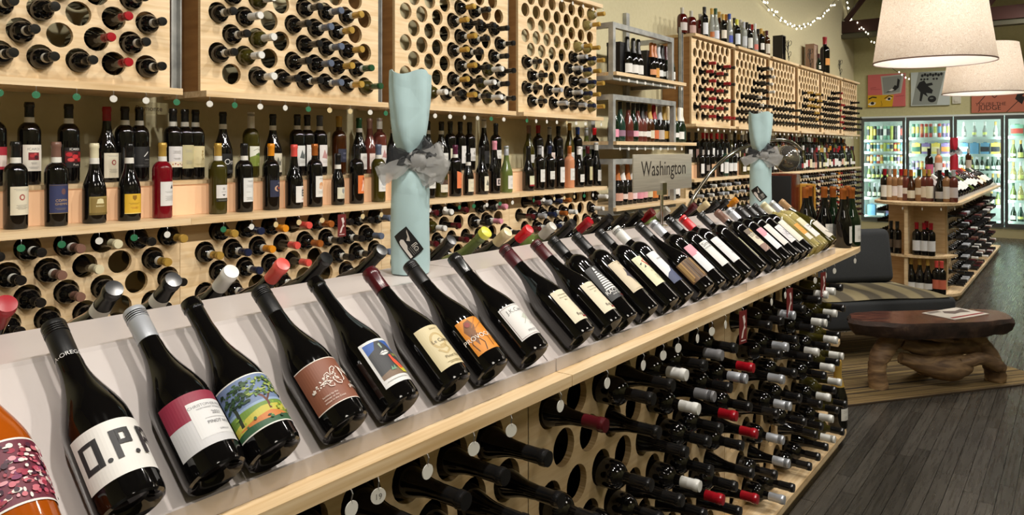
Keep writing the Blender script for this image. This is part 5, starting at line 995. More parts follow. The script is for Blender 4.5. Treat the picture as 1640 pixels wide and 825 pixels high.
DRIFT = noisy('driftwood', [(.3, '46352a'), (.5, '7a6046'), (.7, 'a88a64')], (2, 2, 7), 3, .65, 7, .5, 1.0)
def bez(p, n=10):
    out = []
    P = [Vector(x) for x in p]; P = [2 * P[0] - P[1]] + P + [2 * P[-1] - P[-2]]
    for i in range(1, len(P) - 2):
        for k in range(n):
            t_ = k / n; a, b_, c, d = P[i - 1:i + 3]
            out.append(.5 * ((2 * b_) + (c - a) * t_ + (2 * a - 5 * b_ + 4 * c - d) * t_ ** 2 + (3 * b_ - a - 3 * c + d) * t_ ** 3))
    return out + [P[-2]]
def root(nm, pts, rad, nn=12):
    p = bez(pts, 6); m = len(p); rs = [rad[min(int(i / m * (len(rad) - 1)), len(rad) - 2)] * (1 - (i / m * (len(rad) - 1)) % 1) + rad[min(int(i / m * (len(rad) - 1)) + 1, len(rad) - 1)] * ((i / m * (len(rad) - 1)) % 1) for i in range(m)]
    MB().tube(p, rs, nn, 0, True, .14).obj(nm, DRIFT, tb, 70)
root('leg', [(-.36, -.05, .0), (-.37, -.05, .12), (-.33, -.04, .2), (-.22, 0, .29), (-.14, .02, .32)], [.055, .05, .06, .055, .05])
root('leg', [(.42, -.02, .0), (.41, -.02, .08), (.36, 0, .19), (.28, .02, .28), (.22, .02, .32)], [.055, .06, .05, .065, .08])
root('leg', [(.1, .16, .0), (.08, .14, .12), (.02, .08, .24), (0, .04, .32)], [.05, .045, .06, .07])
root('root_branch', [(-.20, -.02, .16), (-.06, -.05, .12), (.08, -.06, .10), (.2, -.06, .12)], [.035, .06, .08, .05])
root('root_branch', [(.14, -.08, .13), (.26, -.1, .16), (.36, -.09, .12), (.41, -.09, .09)], [.04, .035, .04, .025])
root('root_branch', [(-.18, .0, .25), (-.02, -.02, .2), (.16, 0, .22), (.32, .02, .2)], [.04, .05, .06, .05])
root('root_branch', [(-.08, -.04, .3), (.02, -.08, .28), (.08, -.1, .27)], [.03, .02, .008], 8)
mg = thing('magazine', 'open magazine lying on the live-edge table', 'magazine', (-.60, 5.22, .4098), math.atan2(.70, .71) + .35)
MB().box(-.17, .17, -.1, .1, 0, .004).obj('pages', M('c9c2b8', .5), mg)
link('cover_print', (lambda me: me)(print_mesh('cover_print', [('p', [(-150, -60), (-60, -40), (20, -70), (60, -30), (20, 10), (-50, 0), (-120, 20)], '5a4a44'), ('r', -160, 60, 150, 80, '8a2a2a'), ('r', 40, -90, 150, -60, '7a7068')], None, 0)), mg).matrix_local = Matrix.Translation((0, 0, .0042)) @ Matrix.Rotation(-PI / 2, 4, 'Y') @ Matrix.Rotation(PI / 2, 4, 'X')
# arc lamp
def at_d(px, py, d):
    t_ = (px - 820) / FPX; return Vector((d * (-SN + t_ * CS), d * (CS + t_ * SN), CAMH - (py - HOR) * d / FPX))
pts = [at_d(a, b_, 5.1 + .6 * (a - 1090) / 190) for a, b_ in ((1092, 362), (1105, 328), (1124, 296), (1150, 264), (1180, 242), (1212, 230), (1245, 224), (1268, 228), (1283, 240))]
pb = pts[0].copy(); pb.z = .045
al = thing('arc_floor_lamp', 'chrome arc floor lamp with round smoky glass shade behind the island', 'floor lamp', (pb.x, pb.y, 0))
off = Vector((pb.x, pb.y, 0))
MB().tube([p - off for p in bez([pb, Vector((pb.x, pb.y, .5))] + pts, 6)], .013, 12).obj('arc_pole', CHROME, al, 60)
MB().lathe([(.15, 0), (.15, .035), (.02, .045), (.016, .08)], 28).obj('base', M('c8c8c8', .2, .9), al, 40)
sc_ = at_d(1259, 254, 5.62) - off; end = pts[-1] - off
SMOKE, nt, b = nodes_of('smoky_glass', .04); b.inputs['Base Color'].default_value = lin('a09c94'); b.inputs['Metallic'].default_value = .85
MB().lathe([(.1 * math.sin(PI * k / 20), -.1 * math.cos(PI * k / 20)) for k in range(1, 20)], 32, 0, Matrix.Translation(sc_)).obj('globe_shade', SMOKE, al, 80)
MB().tube([end, (end + sc_) / 2 + Vector((0, 0, .06)), sc_ + Vector((0, 0, .1))], .006, 8).obj('socket', CHROME, al)

# ---------------------------------------------------------------- far island
S2 = [8.1, 9.28, 10.46, 11.64, 12.4]
is2, p2, _ = island(8.1, 12.4, S2, 8.1, .37, -1, 'far plywood display island with rounded end of rosé bottles before the coolers')
for a in S2[:-2]:
    o = link('rack_panel', IP, is2); o.location = (PX - CXI, a + .0015 - 10.25, .0755)
p2('rack_panel', MB().box(PX - .018, PX, S2[-2] + .001, 12.399, .0755, DK - .0245), [PLY])
p2('rack_side', MB().box(CXI - .25, PX - .018, 8.1005, 8.118, .0755, DK - .0245), [PLY])
p2('back_panel', MB().box(CXI - .25, CXI - .238, 8.12, 12.39, .0755, DK - .0245), [PLY])
ring2 = [(CXI + .34 * math.cos(a), 8.0995 - .33 * math.sin(a)) for a in [k * PI / 16 for k in range(17)]][::-1]
p2('end_shelf', MB().prism(ring2, .40, .42), [SHELFWOOD])
p2('end_spine', MB().box(CXI - .06, CXI - .03, 7.79, 8.0995, .0755, .3995).box(CXI - .06, CXI - .03, 7.79, 8.0995, .4205, DK - .0245), [PLY])
mb = MB(); q = random.Random(21)
for ui, a in enumerate(S2[:-2]):
    for i in range(7):
        for k in range(9):
            if q.random() < .08: continue
            ch_ = 's' if (ui == 0 and k in (3, 4)) else q.choice('kkkkkkkuBw' if ui else 'kkkkkkku')
            low_bottle(mb, PX + .02, a + .0015 + .089 + ICP * k + (.06 if i % 2 else 0), IZ - IRP * i - .006, 1 + SC.index(ch_))
for i in range(4):                                    # a few pointing the other way
    for k in range(5): low_bottle(mb, 2 * CXI - PX - .03, 8.3 + .12 * k, .8 - .11 * i, 1, sx=-1)
tag(mb.obj('lying_wine_bottles', SM, None, 40), 'many dark bottles lying in the side racks of the far island', 'wine bottles', None, 'stuff')
for k in range(16):
    y = 8.25 + k * .22; ty, gl, cap, lb_, ln = rnd_bottle(q)
    gl = 'dark' if gl == 'rose' else gl; lb_, ln = ('dcdcd8', 'white') if k % 4 else (lb_, ln)
    o = link('wine_bottle', small_mesh(ty, gl, cap, lb_, 'foil', 14)); o.matrix_world = slope(y, PROF[ty][0] + .001, True, .014)
    tag(o, f'{GNAME[gl]} {ty.replace("bordeaux", "straight").replace("burgundy", "sloped")} bottle with {cap} capsule and {ln} label on far island tray', 'wine bottle', 'bottles on the slanted trays of the far island')
ED = [(1417, -1.53, 'dark', 'red', 'dcdcd8', 'white', 'bordeaux'), (1425, -1.50, 'peach', 'clear', 'd8d0c0', 'cream', 'bordeaux'), (1433, -1.45, 'peach', 'copper', 'd8d0d0', 'pale pink', 'bordeaux'), (1443, -1.41, 'peach', 'red', 'd8d0d0', 'pale pink', 'bordeaux'), (1450, -1.38, 'rose', 'copper', 'd0c8c0', 'beige', 'bordeaux'),
      (1459, -1.34, 'amber', 'copper', 'd4d0c0', 'cream', 'burgundy'), (1472, -1.29, 'peach', 'green', 'd0c8b8', 'beige', 'bordeaux'), (1480, -1.23, 'rose', 'gold', 'd8d0c0', 'cream', 'bordeaux'), (1488, -1.22, 'rose', 'gold', 'd8d4c4', 'cream', 'bordeaux'), (1505, -1.16, 'black', 'black', 'b8b8bc', 'silver', 'burgundy'), (1516, -1.11, 'peach', 'black', 'd8d8d8', 'white', 'bordeaux'), (1527, -1.06, 'rose', 'silver', 'c8c0c0', 'grey', 'bordeaux')]
for px, X, gl, cap, lb_, ln, ty in ED:
    y = px_X(px, 300, X).y; y = min(max(y, 7.80 + .5 * abs(X - CXI) ** 1.5), 8.05)
    t_ = (px - 820) / FPX; X = y * (-SN + t_ * CS) / (CS + t_ * SN)
    o = link('wine_bottle', small_mesh(ty, gl, cap, lb_, 'foil', 16)); o.matrix_world = stand(X, y, DK + .0004, -1.3)
    tag(o, f'{GNAME[gl]} bottle with {cap} top and {ln} label on the far island end deck', 'wine bottle', 'bottles on the far island end deck')
for px, X, Z, gl, cap, lb_, ln, ty in ((1468, -1.2, .4204, 'dark', 'red', 'd8d8d8', 'white', 'bordeaux'), (1480, -1.14, .4204, 'dark', 'red', 'd8d8d8', 'white', 'bordeaux'), (1491, -1.08, .4204, 'dark', 'red', 'd8d8d8', 'white', 'bordeaux'), (1484, -1.18, .4204, 'dark', 'red', 'd8d8d8', 'white', 'bordeaux'), (1437, -1.38, .4204, 'black', 'black', '5a4a3a', 'brown', 'bordeaux'), (1427, -1.44, .4204, 'black', 'black', '5a4a3a', 'brown', 'bordeaux'),
                                  (1459, -1.2, .0754, 'dark', 'gold', 'd8d8d4', 'white', 'sparkling'), (1473, -1.13, .0754, 'dark', 'gold', 'd8d8d4', 'white', 'sparkling'), (1486, -1.08, .0754, 'dark', 'gold', 'd8d8d4', 'white', 'sparkling'), (1500, -1.02, .0754, 'dark', 'coral', 'c86a50', 'salmon', 'bordeaux'), (1508, -.98, .0754, 'dark', 'coral', 'c86a50', 'salmon', 'bordeaux')):
    t_ = (px - 820) / FPX; y = min(max(px_X(px, 300, X).y, 7.85), 8.05); X = y * (-SN + t_ * CS) / (CS + t_ * SN)
    o = link('wine_bottle', small_mesh(ty, gl, cap, lb_, 'foil', 16)); o.matrix_world = stand(X, y, Z, -1.3)
    tag(o, f'{GNAME[gl]} bottle with {cap} capsule and {ln} label on {"middle" if Z > .2 else "lowest"} far island end shelf', 'wine bottle', 'bottles on the far island end shelves')
for k in range(6): price_tag(CXI + .36 * math.cos(.4 + k * .45), 8.1 - .368 * math.sin(.4 + k * .45), DK - .0242, 'w', 'the rounded edge of the far island', 'price tags on the far island')
RB = RZ + .0004
for px, py, ty, gl, cap, lb_, words in ((1488, 290, 'bordeaux', 'dark', 'black', 'b85a7a', 'dark bottle with pink label standing on the far island ridge'), (1503, 290, 'bordeaux', 'pink', 'clear', 'd8d0cc', 'pale rosé bottle with white label standing on the far island ridge'), (1551, 270, 'bordeaux', 'amber', 'clear', 'b8b0a0', 'amber bottle under tissue standing on the far island ridge')):
    o = link('wine_bottle', small_mesh(ty, gl, cap, lb_, 'foil', 16)); y = px_X(px, py, CXI).y; o.matrix_world = stand(CXI, max(y, 8.16), RB, -1.2); tag(o, words, 'wine bottle')
gift(px_X(1528, 268, CXI).y, 1, -.9, 'bottle wrapped in red paper standing on the far island ridge', 'a5182a', CXI, None, False, .12, .42)

# ---------------------------------------------------------------- glass-door coolers
FY = BY - .03; CX0 = -3.066; DW = .703; ND = 5; FZ0, FZ1 = .17, 1.95; DEP = .62
ck = thing('glass_door_cooler', 'row of tall glass-door drink coolers along the end wall', 'cooler', (CX0, FY, 0))
WHT = M('dfe8e4', .5); FRM = M('6e7476', .3, .6); CK0 = Vector((CX0, FY, 0))
def cpart(nm, mb, mats, parent=None, sm=0):
    o = mb.obj(nm, mats, parent or ck, sm)
    if parent is None: o.location = -CK0
    return o
X1 = CX0 + DW * ND
cpart('cabinet', MB().box(CX0, X1, FY + DEP, FY + DEP + .03, FZ0, FZ1).box(CX0 - .03, CX0, FY, FY + DEP, 0, FZ1).box(X1, X1 + .03, FY, FY + DEP, 0, FZ1).box(CX0, X1, FY, FY + DEP, FZ1, FZ1 + .03).box(CX0, X1, FY, FY + DEP, FZ0 - .03, FZ0), WHT)
cpart('kick_plate', MB().box(CX0, X1, FY - .02, FY + .02, 0, FZ0 - .031), M('c2b98e', .6))
SHZ = [[1.564, 1.362, 1.15, .876, .56, .245], [1.60, 1.32, 1.05, .76, .5, .245], [1.60, 1.32, 1.05, .76, .5, .245], [1.61, 1.255, .906, .59, .255], [1.61, 1.255, .906, .59, .255]]
GPANE, nt, b = nodes_of('cooler_glass', 0); N = nt.nodes; L = nt.links
tr = N.new('ShaderNodeBsdfTransparent'); gs = N.new('ShaderNodeBsdfGlossy'); gs.inputs['Roughness'].default_value = .02; fr = N.new('ShaderNodeFresnel'); fr.inputs[0].default_value = 1.45; mx = N.new('ShaderNodeMixShader')
L.new(fr.outputs[0], mx.inputs[0]); L.new(tr.outputs[0], mx.inputs[1]); L.new(gs.outputs[0], mx.inputs[2]); L.new(mx.outputs[0], nt.nodes['Material Output'].inputs[0])
TUBE = M('e8fff8', .4, emit=5.0)
for d in range(ND):
    a = CX0 + d * DW; b_ = a + DW; dd = cpart('door', MB().box(a + .006, a + .05, FY - .045, FY - .001, FZ0, FZ1).box(b_ - .05, b_ - .006, FY - .045, FY - .001, FZ0, FZ1).box(a + .05, b_ - .05, FY - .045, FY - .001, FZ1 - .06, FZ1).box(a + .05, b_ - .05, FY - .045, FY - .001, FZ0, FZ0 + .06), FRM)
    MB().box(a + .05, b_ - .05, FY - .03, FY - .024, FZ0 + .06, FZ1 - .06).obj('glass_pane', GPANE, dd)
    MB().box(b_ - .035, b_ - .022, FY - .075, FY - .0455, .8, 1.25).obj('handle', M('1a1a1a', .4), dd)
    for z in SHZ[d]:
        sh = cpart('shelf', MB().box(a + .012, b_ - .012, FY + .06, FY + .6, z - .012, z), WHT)
        MB().box(a + .012, b_ - .012, FY + .045, FY + .0595, z - .03, z + .012).obj('price_rail', M('cfe6e0', .4), sh)
    cpart('light_tube', MB().box(a + .004, a + .016, FY + .012, FY + .03, FZ0 + .05, FZ1 - .05), TUBE)
    area('cooler_light', (a + .03, FY + .012, 1.06), (a + .25, FY + .3, 1.06), .03, 6.5, (.82, 1.0, .93), 170, 1.6)
    area('cooler_light', (b_ - .03, FY + .012, 1.06), (b_ - .25, FY + .3, 1.06), .03, 6.5, (.82, 1.0, .93), 170, 1.6)
_cn = {}
def can(x, y, z, c1, c2, h_=.16, r=.0265):
    k = (c1, c2, h_)
    if k not in _cn: _cn[k] = MB().lathe([(r * .8, 0), (r, .008), (r, h_ * .35)], 12, 0, None, True, False).lathe([(r, h_ * .35), (r, h_ * .8)], 12, 1, None, False, False).lathe([(r, h_ * .8), (r, h_ - .012), (r * .8, h_ - .002), (r * .74, h_)], 12, 0, None, False, True).mesh('can', [M(c1, .35), M(c2, .35)], 45)
    o = link('drink_can', _cn[k]); o.location = (x, y, z + .0004); return o
CN = {'e8e8e4': 'white', 'a8b458': 'lime', '2a5a48': 'green', 'a8443a': 'red', '2a2e34': 'black', '5a8aa8': 'blue', 'c8bc90': 'cream', 'b87a44': 'orange', '7a6a98': 'violet', '78a890': 'mint', 'c8b458': 'yellow', 'd0dcd8': 'pale grey'}
q = random.Random(33); ck_ = list(CN)
def fill(d, si, kind, n, cols=None, h_=None):
    a = CX0 + d * DW + .06; z = SHZ[d][si]; w_ = DW - .12
    for k in range(n):
        x = a + w_ * (k + .5) / n; y = FY + .13 + q.uniform(0, .01); where = ['cooler next to the racks', 'second cooler from the racks', 'third cooler from the racks', 'fourth cooler from the racks', 'fifth cooler from the racks'][d]
        if kind == 'can':
            c1 = q.choice(cols or ck_); c2 = q.choice(ck_); o = can(x, y, z, c1, c2, h_ or .16); 
            tag(o, f'{"tall " if (h_ or 0) > .17 else ""}{CN[c1]} drink can with {CN[c2]} band in {where}', 'can', 'drink cans in the coolers')
        elif kind == 'bottle':
            gl = q.choice(cols or ['green', 'green', 'bluegreen', 'palegreen']); lb_ = q.choice(['e0e4e0', 'e0e4e0', 'c8d070', 'd8d8c0']); cap = q.choice(['silver', 'gold', 'green', 'white']); ty = 'small' if h_ is None else 'burgundy'
            o = link('drink_bottle', small_mesh(ty, gl, cap, lb_, 'foil', 12)); o.matrix_world = stand(x, y, z + .0004, -PI / 2)
            tag(o, f'{GNAME[gl]} {"small " if h_ is None else ""}bottle with {cap} top and {({"e0e4e0": "white", "c8d070": "lime", "d8d8c0": "cream"})[lb_]} label in {where}', 'drink bottle', 'bottles in the coolers')
        elif kind == 'pack':
            c1 = q.choice(cols or ck_); ww = w_ / n * .42; t_ = thing('drink_carton', f'{CN.get(c1, "pale")} drinks carton in {where}', 'carton', (x, y + .06, z + .0004), 0, 'drink cartons in the coolers')
            MB().box(-ww, ww, -.07, .07, 0, .19).obj('carton', M(c1, .5), t_); MB().box(-ww, ww, -.0712, -.0702, .05, .13).obj('print_panel', M(q.choice(ck_), .5), t_); MB().box(-ww * .4, ww * .4, -.01, .01, .19, .205).obj('handle', M(c1, .5), t_)
fill(0, 0, 'can', 11, ['e8e8e4', 'a8b458', '2a2e34', '78a890'], .25); fill(0, 1, 'can', 11); fill(0, 2, 'can', 11); fill(0, 3, 'bottle', 8, None); fill(0, 4, 'bottle', 7, None); fill(0, 5, 'pack', 4, ['5a8aa8', 'e8e8e4', '2a2e34'])
fill(1, 4, 'bottle', 7); fill(2, 4, 'bottle', 7)
fill(1, 0, 'can', 9, ['e8e8e4', '7a6a98', '2a5a48', 'a8443a', '78a890'], .24); fill(1, 1, 'pack', 4, ['7a6a98', 'b87a44', '78a890', 'c8b458']); fill(1, 2, 'can', 9); fill(1, 3, 'bottle', 7)
fill(2, 0, 'bottle', 4, ['clear', 'green']); fill(2, 1, 'pack', 4, ['c8b458', '5a8aa8', '5a8aa8', '78a890']); fill(2, 2, 'bottle', 8); fill(2, 3, 'bottle', 8)
for s_ in range(5): fill(3, s_, 'pack' if s_ == 0 else 'bottle', 3 if s_ == 0 else 6, ['78a890', 'a8b458'] if s_ == 0 else ['palegreen', 'green', 'white', 'bluegreen'], None if s_ == 0 else 1)

# ---------------------------------------------------------------- posters, truss, pendants, string lights
def poster(px0, px1, py0, py1, ops, label, base):
    y = BY - .02; P0 = lambda px, py: ((lambda t_, d: Vector((d * (-SN + t_ * CS), y, CAMH - (py - HOR) * d / FPX)))((px - 820) / FPX, y / (CS + (px - 820) / FPX * SN)))
    a, b_ = P0(px0, py1), P0(px1, py0); w_, h_ = b_.x - a.x, b_.z - a.z
    t_ = thing('poster', label, 'poster', ((a.x + b_.x) / 2, y + .018, a.z), 0, 'canvas prints over the coolers')
    MB().box(-w_ / 2, w_ / 2, -.025, 0, 0, h_).obj('canvas', M(base, .7), t_)
    sc = [tuple(op) for op in ops]
    def S(op):
        fx, fy = w_ * 1000 / 2, h_ * 1000 / 2
        if op[0] == 'p': return ('p', [(x * fx, yy * fy) for x, yy in op[1]], op[2])
        if op[0] == 'e': return ('e', op[1] * fx, op[2] * fy, op[3] * fx, op[4] * fy, op[5])
        if op[0] == 'l': return ('l', [(x * fx, yy * fy) for x, yy in op[1]], op[2], op[3])
        return ('t', op[1], op[2] * fx, op[3] * fy, op[4], op[5])
    o = link('print', print_mesh('print', [S(o_) for o_ in sc], None, 0, .7), t_); o.matrix_local = Matrix.Translation((0, -.0252, h_ / 2)) @ Matrix.Rotation(-PI / 2, 4, 'Z')
poster(1390, 1450, 117, 172, [('p', [(-.3, .88), (.95, .95), (.78, -.2), (-.2, -.32)], 'b0b0a6'), ('p', [(-.22, .8), (.82, .86), (.7, -.12), (-.13, -.22)], '8c908c'), ('p', [(-1, -1), (.32, -1), (.4, -.28), (-1, -.26)], 'd6a818'), ('l', [(-.95, -.5), (-.75, -.38), (-.52, -.42)], 22, '1c1812'),
    ('p', [(-1, -.82), (-.8, -.66), (-.55, -.72), (-.62, -.86), (-.85, -.9)], 'e6e2d8'), ('e', -.75, -.76, .1, .09, '1a1612'), ('p', [(-.05, -.58), (.15, -.4), (.3, -.46), (.18, -.64)], 'e6e2d8'), ('e', .15, -.52, .08, .08, '1a1612'), ('l', [(-.1, -.5), (.15, -.32), (.34, -.4)], 14, '1c1812'), ('l', [(-.28, -.62), (-.22, -.9), (-.3, -.95)], 8, '8a6a10'),
    ('p', [(-.05, -.15), (.3, .05), (.45, .3), (.55, .25), (.6, .7), (.72, .6), (.66, .15), (.5, -.02), (.2, -.1)], '16161a'), ('p', [(.1, -.05), (.3, .1), (.42, .02), (.28, -.06)], 'd8d8d4'), ('l', [(-.85, .18), (-.55, .2)], 8, 'a04a4a'), ('l', [(-.85, .1), (-.3, .08)], 6, 'a04a4a'), ('l', [(.5, -.38), (.95, -.36)], 6, 'a04a4a')], 'pink canvas print with grey panel and yellow face with eyes', 'cf6a68')
poster(1459, 1521, 113, 170, [('p', [(-.6, 1), (.75, .92), (.35, -.95), (-.95, -.95)], '8f9690'), ('p', [(-.55, .4), (-.3, .5), (-.2, .3), (.1, .35), (.15, .2), (-.1, .15), (.15, -.1), (.1, -.3), (-.2, -.25), (-.1, -.5), (-.35, -.3), (-.45, -.75), (-.55, -.7), (-.5, -.2), (-.7, .1)], '16181a'), ('e', .1, -.62, .22, .2, '141618'), ('e', .08, -.58, .1, .05, '6a706c')]
    + [('e', -.4 + k * .14, .78 + .05 * (k % 2), .07, .09, '1a1c1e') for k in range(8)] + [('e', -.45 + k * .16, .56, .06, .06, '1a1c1e') for k in range(6) if k != 3] + [('l', [(.6, .4), (.95, .42)], 7, 'a8b0b0'), ('p', [(.55, -.4), (.8, -.34), (.95, -.42), (.8, -.48)], 'b8a058')], 'grey-white canvas print with black leaping figure and sprawling script', 'c2ccca')
poster(1556, 1665, 118, 181, [('l', [(-.8, -.5), (-.5, .1), (-.3, -.2), (0, .3)], 14, '5a3028'), ('p', [(-.9, -.05), (-.55, .02), (-.55, .3), (-.9, .3)], '3a2a3a'), ('t', "YOU'RE THE", -.42, -.62, 75, '2a1812'), ('t', 'JUDGE', -.45, -.86, 105, '2a1812'), ('p', [(.3, -.3), (.45, .35), (.8, .5), (1, .2), (.9, -.5), (.6, -.2), (.5, -.6)], '1e1614'), ('p', [(.5, -.15), (.7, .2), (.85, 0), (.7, -.3)], 'b06a54'), ('l', [(.05, -1), (.4, -.4)], 10, '2a1812')], "salmon canvas print lettered YOU'RE THE JUDGE with dark-haired face", 'bd7058')
o = MB().box(-.06, .06, -.02, 0, 0, .16).box(-.03, .03, -.03, -.0201, .03, .08).obj('wall_sensor', M('d8d6c8', .5)); pp = px_X(1529, 160, -1.4); o.location = (-1.62, BY - .0005, 2.16); tag(o, 'small white box fixed on the end wall between the posters', 'wall box')
TR = M('3a1d17', .55); ty_ = 13.45; zt = 3.36
tr_ = thing('roof_truss', 'dark brown steel roof truss crossing the room before the end wall', 'truss', (WX, ty_, zt))
MB().box(.005, 7.15, -.05, .05, 0, .2).obj('bottom_chord', TR, tr_); MB().box(.005, 7.15, -.09, .09, -.09, -.03).box(.005, 7.15, -.02, .02, -.03, 0).obj('ceiling_rail', M('5c5a4c', .4, .5), tr_)
for x0_, x1_ in ((.05, 1.15), (2.05, 1.15), (2.05, 3.1), (4.0, 3.1), (4.0, 5.0)):
    MB().tube([(x0_, 0, .2), (x1_, 0, 1.6)], .045, 6).obj('strut', TR, tr_)
# drum pendants
SHD, nt, b = nodes_of('drum_shade', .85); N = nt.nodes; L = nt.links
tc = N.new('ShaderNodeTexCoord'); nz = N.new('ShaderNodeTexNoise'); nz.inputs['Scale'].default_value = 26; nz.inputs['Detail'].default_value = 3; nz.inputs['Distortion'].default_value = 4.5
r_ = ramp(nt, [(.44, 'ece2d6'), (.49, 'e2d6c8'), (.503, 'bdaea0'), (.516, 'e2d6c8'), (.56, 'f0e8de')]); L.new(tc.outputs['Object'], nz.inputs[0]); L.new(nz.outputs[0], r_.inputs[0])
df = N.new('ShaderNodeBsdfDiffuse'); tl = N.new('ShaderNodeBsdfTranslucent'); mx = N.new('ShaderNodeMixShader'); mx.inputs[0].default_value = .5
L.new(r_.outputs[0], df.inputs[0]); L.new(r_.outputs[0], tl.inputs[0]); L.new(df.outputs[0], mx.inputs[1]); L.new(tl.outputs[0], mx.inputs[2]); L.new(mx.outputs[0], nt.nodes['Material Output'].inputs[0])
LIN, nt, b = nodes_of('white_lining', .9); N = nt.nodes; L = nt.links
df = N.new('ShaderNodeBsdfDiffuse'); tl = N.new('ShaderNodeBsdfTranslucent'); mx = N.new('ShaderNodeMixShader'); mx.inputs[0].default_value = .45
df.inputs[0].default_value = tl.inputs[0].default_value = lin('f4f0ea'); L.new(df.outputs[0], mx.inputs[1]); L.new(tl.outputs[0], mx.inputs[2]); L.new(mx.outputs[0], nt.nodes['Material Output'].inputs[0])
def pendant(px, py, dia, wpx, h_, label):
    d = dia * FPX / wpx; t_ = (px - 820) / FPX; X, Y = d * (-SN + t_ * CS), d * (CS + t_ * SN); Z = CAMH - (py - HOR) * d / FPX
    t = thing('pendant_lamp', label, 'pendant lamp', (X, Y, Z), 0, 'drum pendant lamps'); r0, r1 = dia / 2, dia / 2 * .80
    MB().lathe([(r0, 0), (r1, h_)], 48, 0, None, False, False).obj('shade', SHD, t, 80)
    MB().lathe([(r1 - .004, h_ - .002), (r0 - .004, .002)], 48, 0, None, False, False).obj('lining', LIN, t, 80)
    MB().lathe([(r0 + .001, -.001), (r0 + .002, .006), (r0 - .003, .006), (r0 - .002, -.001)], 48, 0, None, False, False).obj('rim', M('8a7068', .8), t, 80)
    MB().tube([(0, 0, h_ * .55), (0, 0, 5.2 - Z)], .006, 8).obj('cord', M('2a2a2a', .5), t)
    MB().lathe([(.006 + .035 * math.sin(PI * k / 10), h_ * .35 - .04 * math.cos(PI * k / 10)) for k in range(11)], 16).obj('bulb', M('ffe2b8', .4, emit=3.0), t, 80)
    sp = MB()
    for k in range(3): sp.tube([(0, 0, h_ * .75), (r1 * 1.04 * math.cos(k * 2.1), r1 * 1.04 * math.sin(k * 2.1), h_ * .75)], .003, 6)
    sp.obj('spider', M('8a8a8a', .4, .8), t)
    l = bpy.data.lights.new('pendant_bulb', 'POINT'); l.energy = 10; l.color = (1, .95, .9); l.shadow_soft_size = .05; o = bpy.data.objects.new('pendant_bulb', l); C.objects.link(o); o.location = (X, Y, Z + h_ * .45)
pendant(1495, 100, .60, 176, .43, 'large beige fibre drum pendant lamp over the driftwood table')
pendant(1576, 150, .60, 118, .40, 'beige fibre drum pendant lamp hanging before the salmon poster')
th_ = thing('track_spotlight', 'small black track spotlight hanging by the drum lamp', 'spotlight', (-.46, 5.6, 2.55))
MB().lathe([(.03, -.06), (.045, -.06), (.045, .05), (.02, .07)], 18).obj('head', BLACKM, th_, 40); MB().tube([(0, 0, .07), (0, 0, 2.65)], .008, 8).obj('stem', BLACKM, th_)
# string lights
BUL = M('fff3da', .4, emit=6.0); WIR = M('2a3018', .7)
bm_ = MB().lathe([(.003, -.014), (.008, -.008), (.0095, .0), (.006, .009), (.002, .014)], 8).mesh('bulb', BUL, 60)
def garland(pts, label, n, seed):
    q = random.Random(seed); P = [Vector(p) for p in pts]; t_ = thing('string_lights', label, 'string lights', P[0], 0, 'fairy light garlands'); curve = [p - P[0] for p in bez(P, 8)]
    MB().tube(curve, .004, 5).obj('wire', WIR, t_)
    for k in range(n):
        f = (k + .5) / n * (len(curve) - 1); i = int(f); p = curve[i].lerp(curve[min(i + 1, len(curve) - 1)], f - i)
        o = link('bulb', bm_, t_); o.location = p + Vector((.02, q.uniform(-.03, .03), q.uniform(-.045, .045)))
GX = -3.16
garland([px_X(a, b_, GX) for a, b_ in ((1215, -6), (1232, 14), (1250, 30), (1268, 40), (1286, 42), (1305, 33), (1322, 19), (1338, 0), (1344, -10))], 'fairy light garland drooping in a loop on the side wall', 42, 1)
garland([px_X(a, b_, GX) for a, b_ in ((1352, -10), (1356, 10), (1360, 32))] + [Vector((-2.95, 13.36, 3.45))] + [Vector((-2.75, 13.36, 3.2)), Vector((-2.45, 13.36, 2.75)), Vector((-2.2, 13.5, 2.55))], 'fairy light garland falling past the truss end', 34, 2)
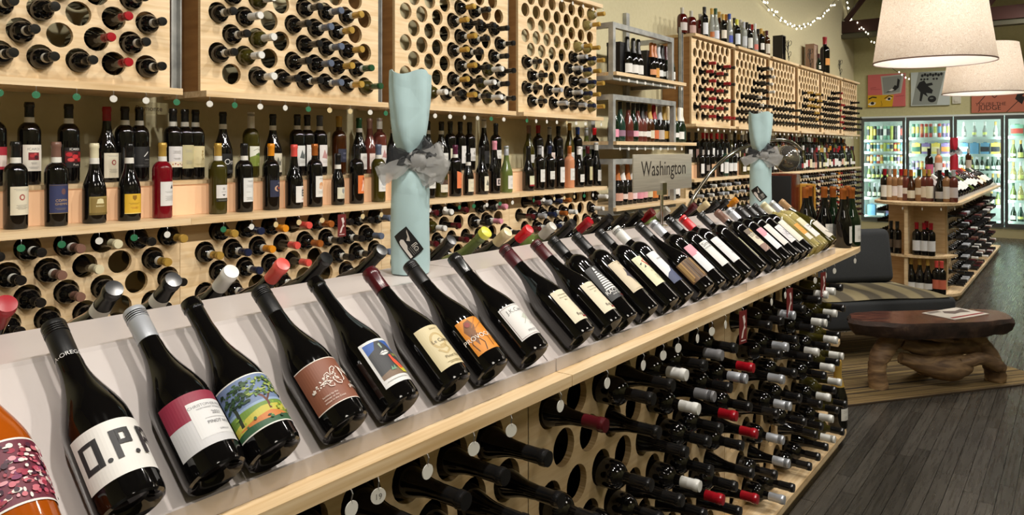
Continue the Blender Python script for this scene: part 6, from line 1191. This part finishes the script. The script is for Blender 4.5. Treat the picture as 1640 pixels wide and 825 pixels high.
garland([(-.62, 13.38, 3.6), (-.3, 13.37, 3.42), (.1, 13.37, 3.46), (.5, 13.37, 3.4), (1.0, 13.37, 3.5)], 'fairy light garland wound along the truss beam', 26, 3)
garland([(-.35, -.6, 3.55), (-.3, .6, 3.3), (-.35, 1.8, 3.5), (-.3, 3.0, 3.3), (-.35, 4.2, 3.5), (-.3, 5.4, 3.32), (-.35, 6.6, 3.5)], 'fairy light garland strung under the ceiling over the long island', 90, 4)
# ---------------------------------------------------------------- past the three hundred that show largest: the rest of the bottles joined by place
REST = '0-1 15-19 46 51-52 54 60-62 64-72 76 78-80 82-84 86-87 90-99 105 110 115 118-123 129 146-147 149-158 160-164 166-188 190-201 215 267-374 378-379 384-385 389-394 415 422-425 430-435 438-446 488-489 559-574'
rest = []
for w_ in REST.split():
    a, _, b_ = w_.partition('-'); rest += list(range(int(a), int(b_ or a) + 1))
PLACES = [('far wall display', 'standing_wine_bottles', 'two rows of small bottles standing on the far wall display steps'),
          ('far island', 'leaning_wine_bottles', 'row of white-labelled bottles on the slanted trays of the far island'),
          ('island rack', 'lying_wine_bottles', 'dark bottles deep in the racks under the long display island'),
          ('', 'lying_wine_bottles', 'small and half-hidden bottles lying in the wall racks near the steel shelves')]
acc = [(MB(), []) for _ in PLACES]
gone = []
for i in rest:
    o = bpy.data.objects['wine_bottle' + ('.%03d' % i if i else '')]
    pi = next(k for k, p in enumerate(PLACES) if p[0] in o.get('group', ''))
    mb, mats = acc[pi]
    for c in [o] + list(o.children):
        me = c.data; mw = o.matrix_world if c is o else o.matrix_world @ c.matrix_basis
        ids = []
        for m in me.materials:
            if m not in mats: mats.append(m)
            ids.append(mats.index(m))
        base = len(mb.v); mb.v += [mw @ v.co for v in me.vertices]
        for p in me.polygons: mb.f.append(tuple(base + k for k in p.vertices)); mb.m.append(ids[p.material_index])
        gone.append(c)
for o in gone: bpy.data.objects.remove(o)
for (key, nm, words), (mb, mats) in zip(PLACES, acc): tag(mb.obj(nm, mats, None, 40), words, 'wine bottles', None, 'stuff')
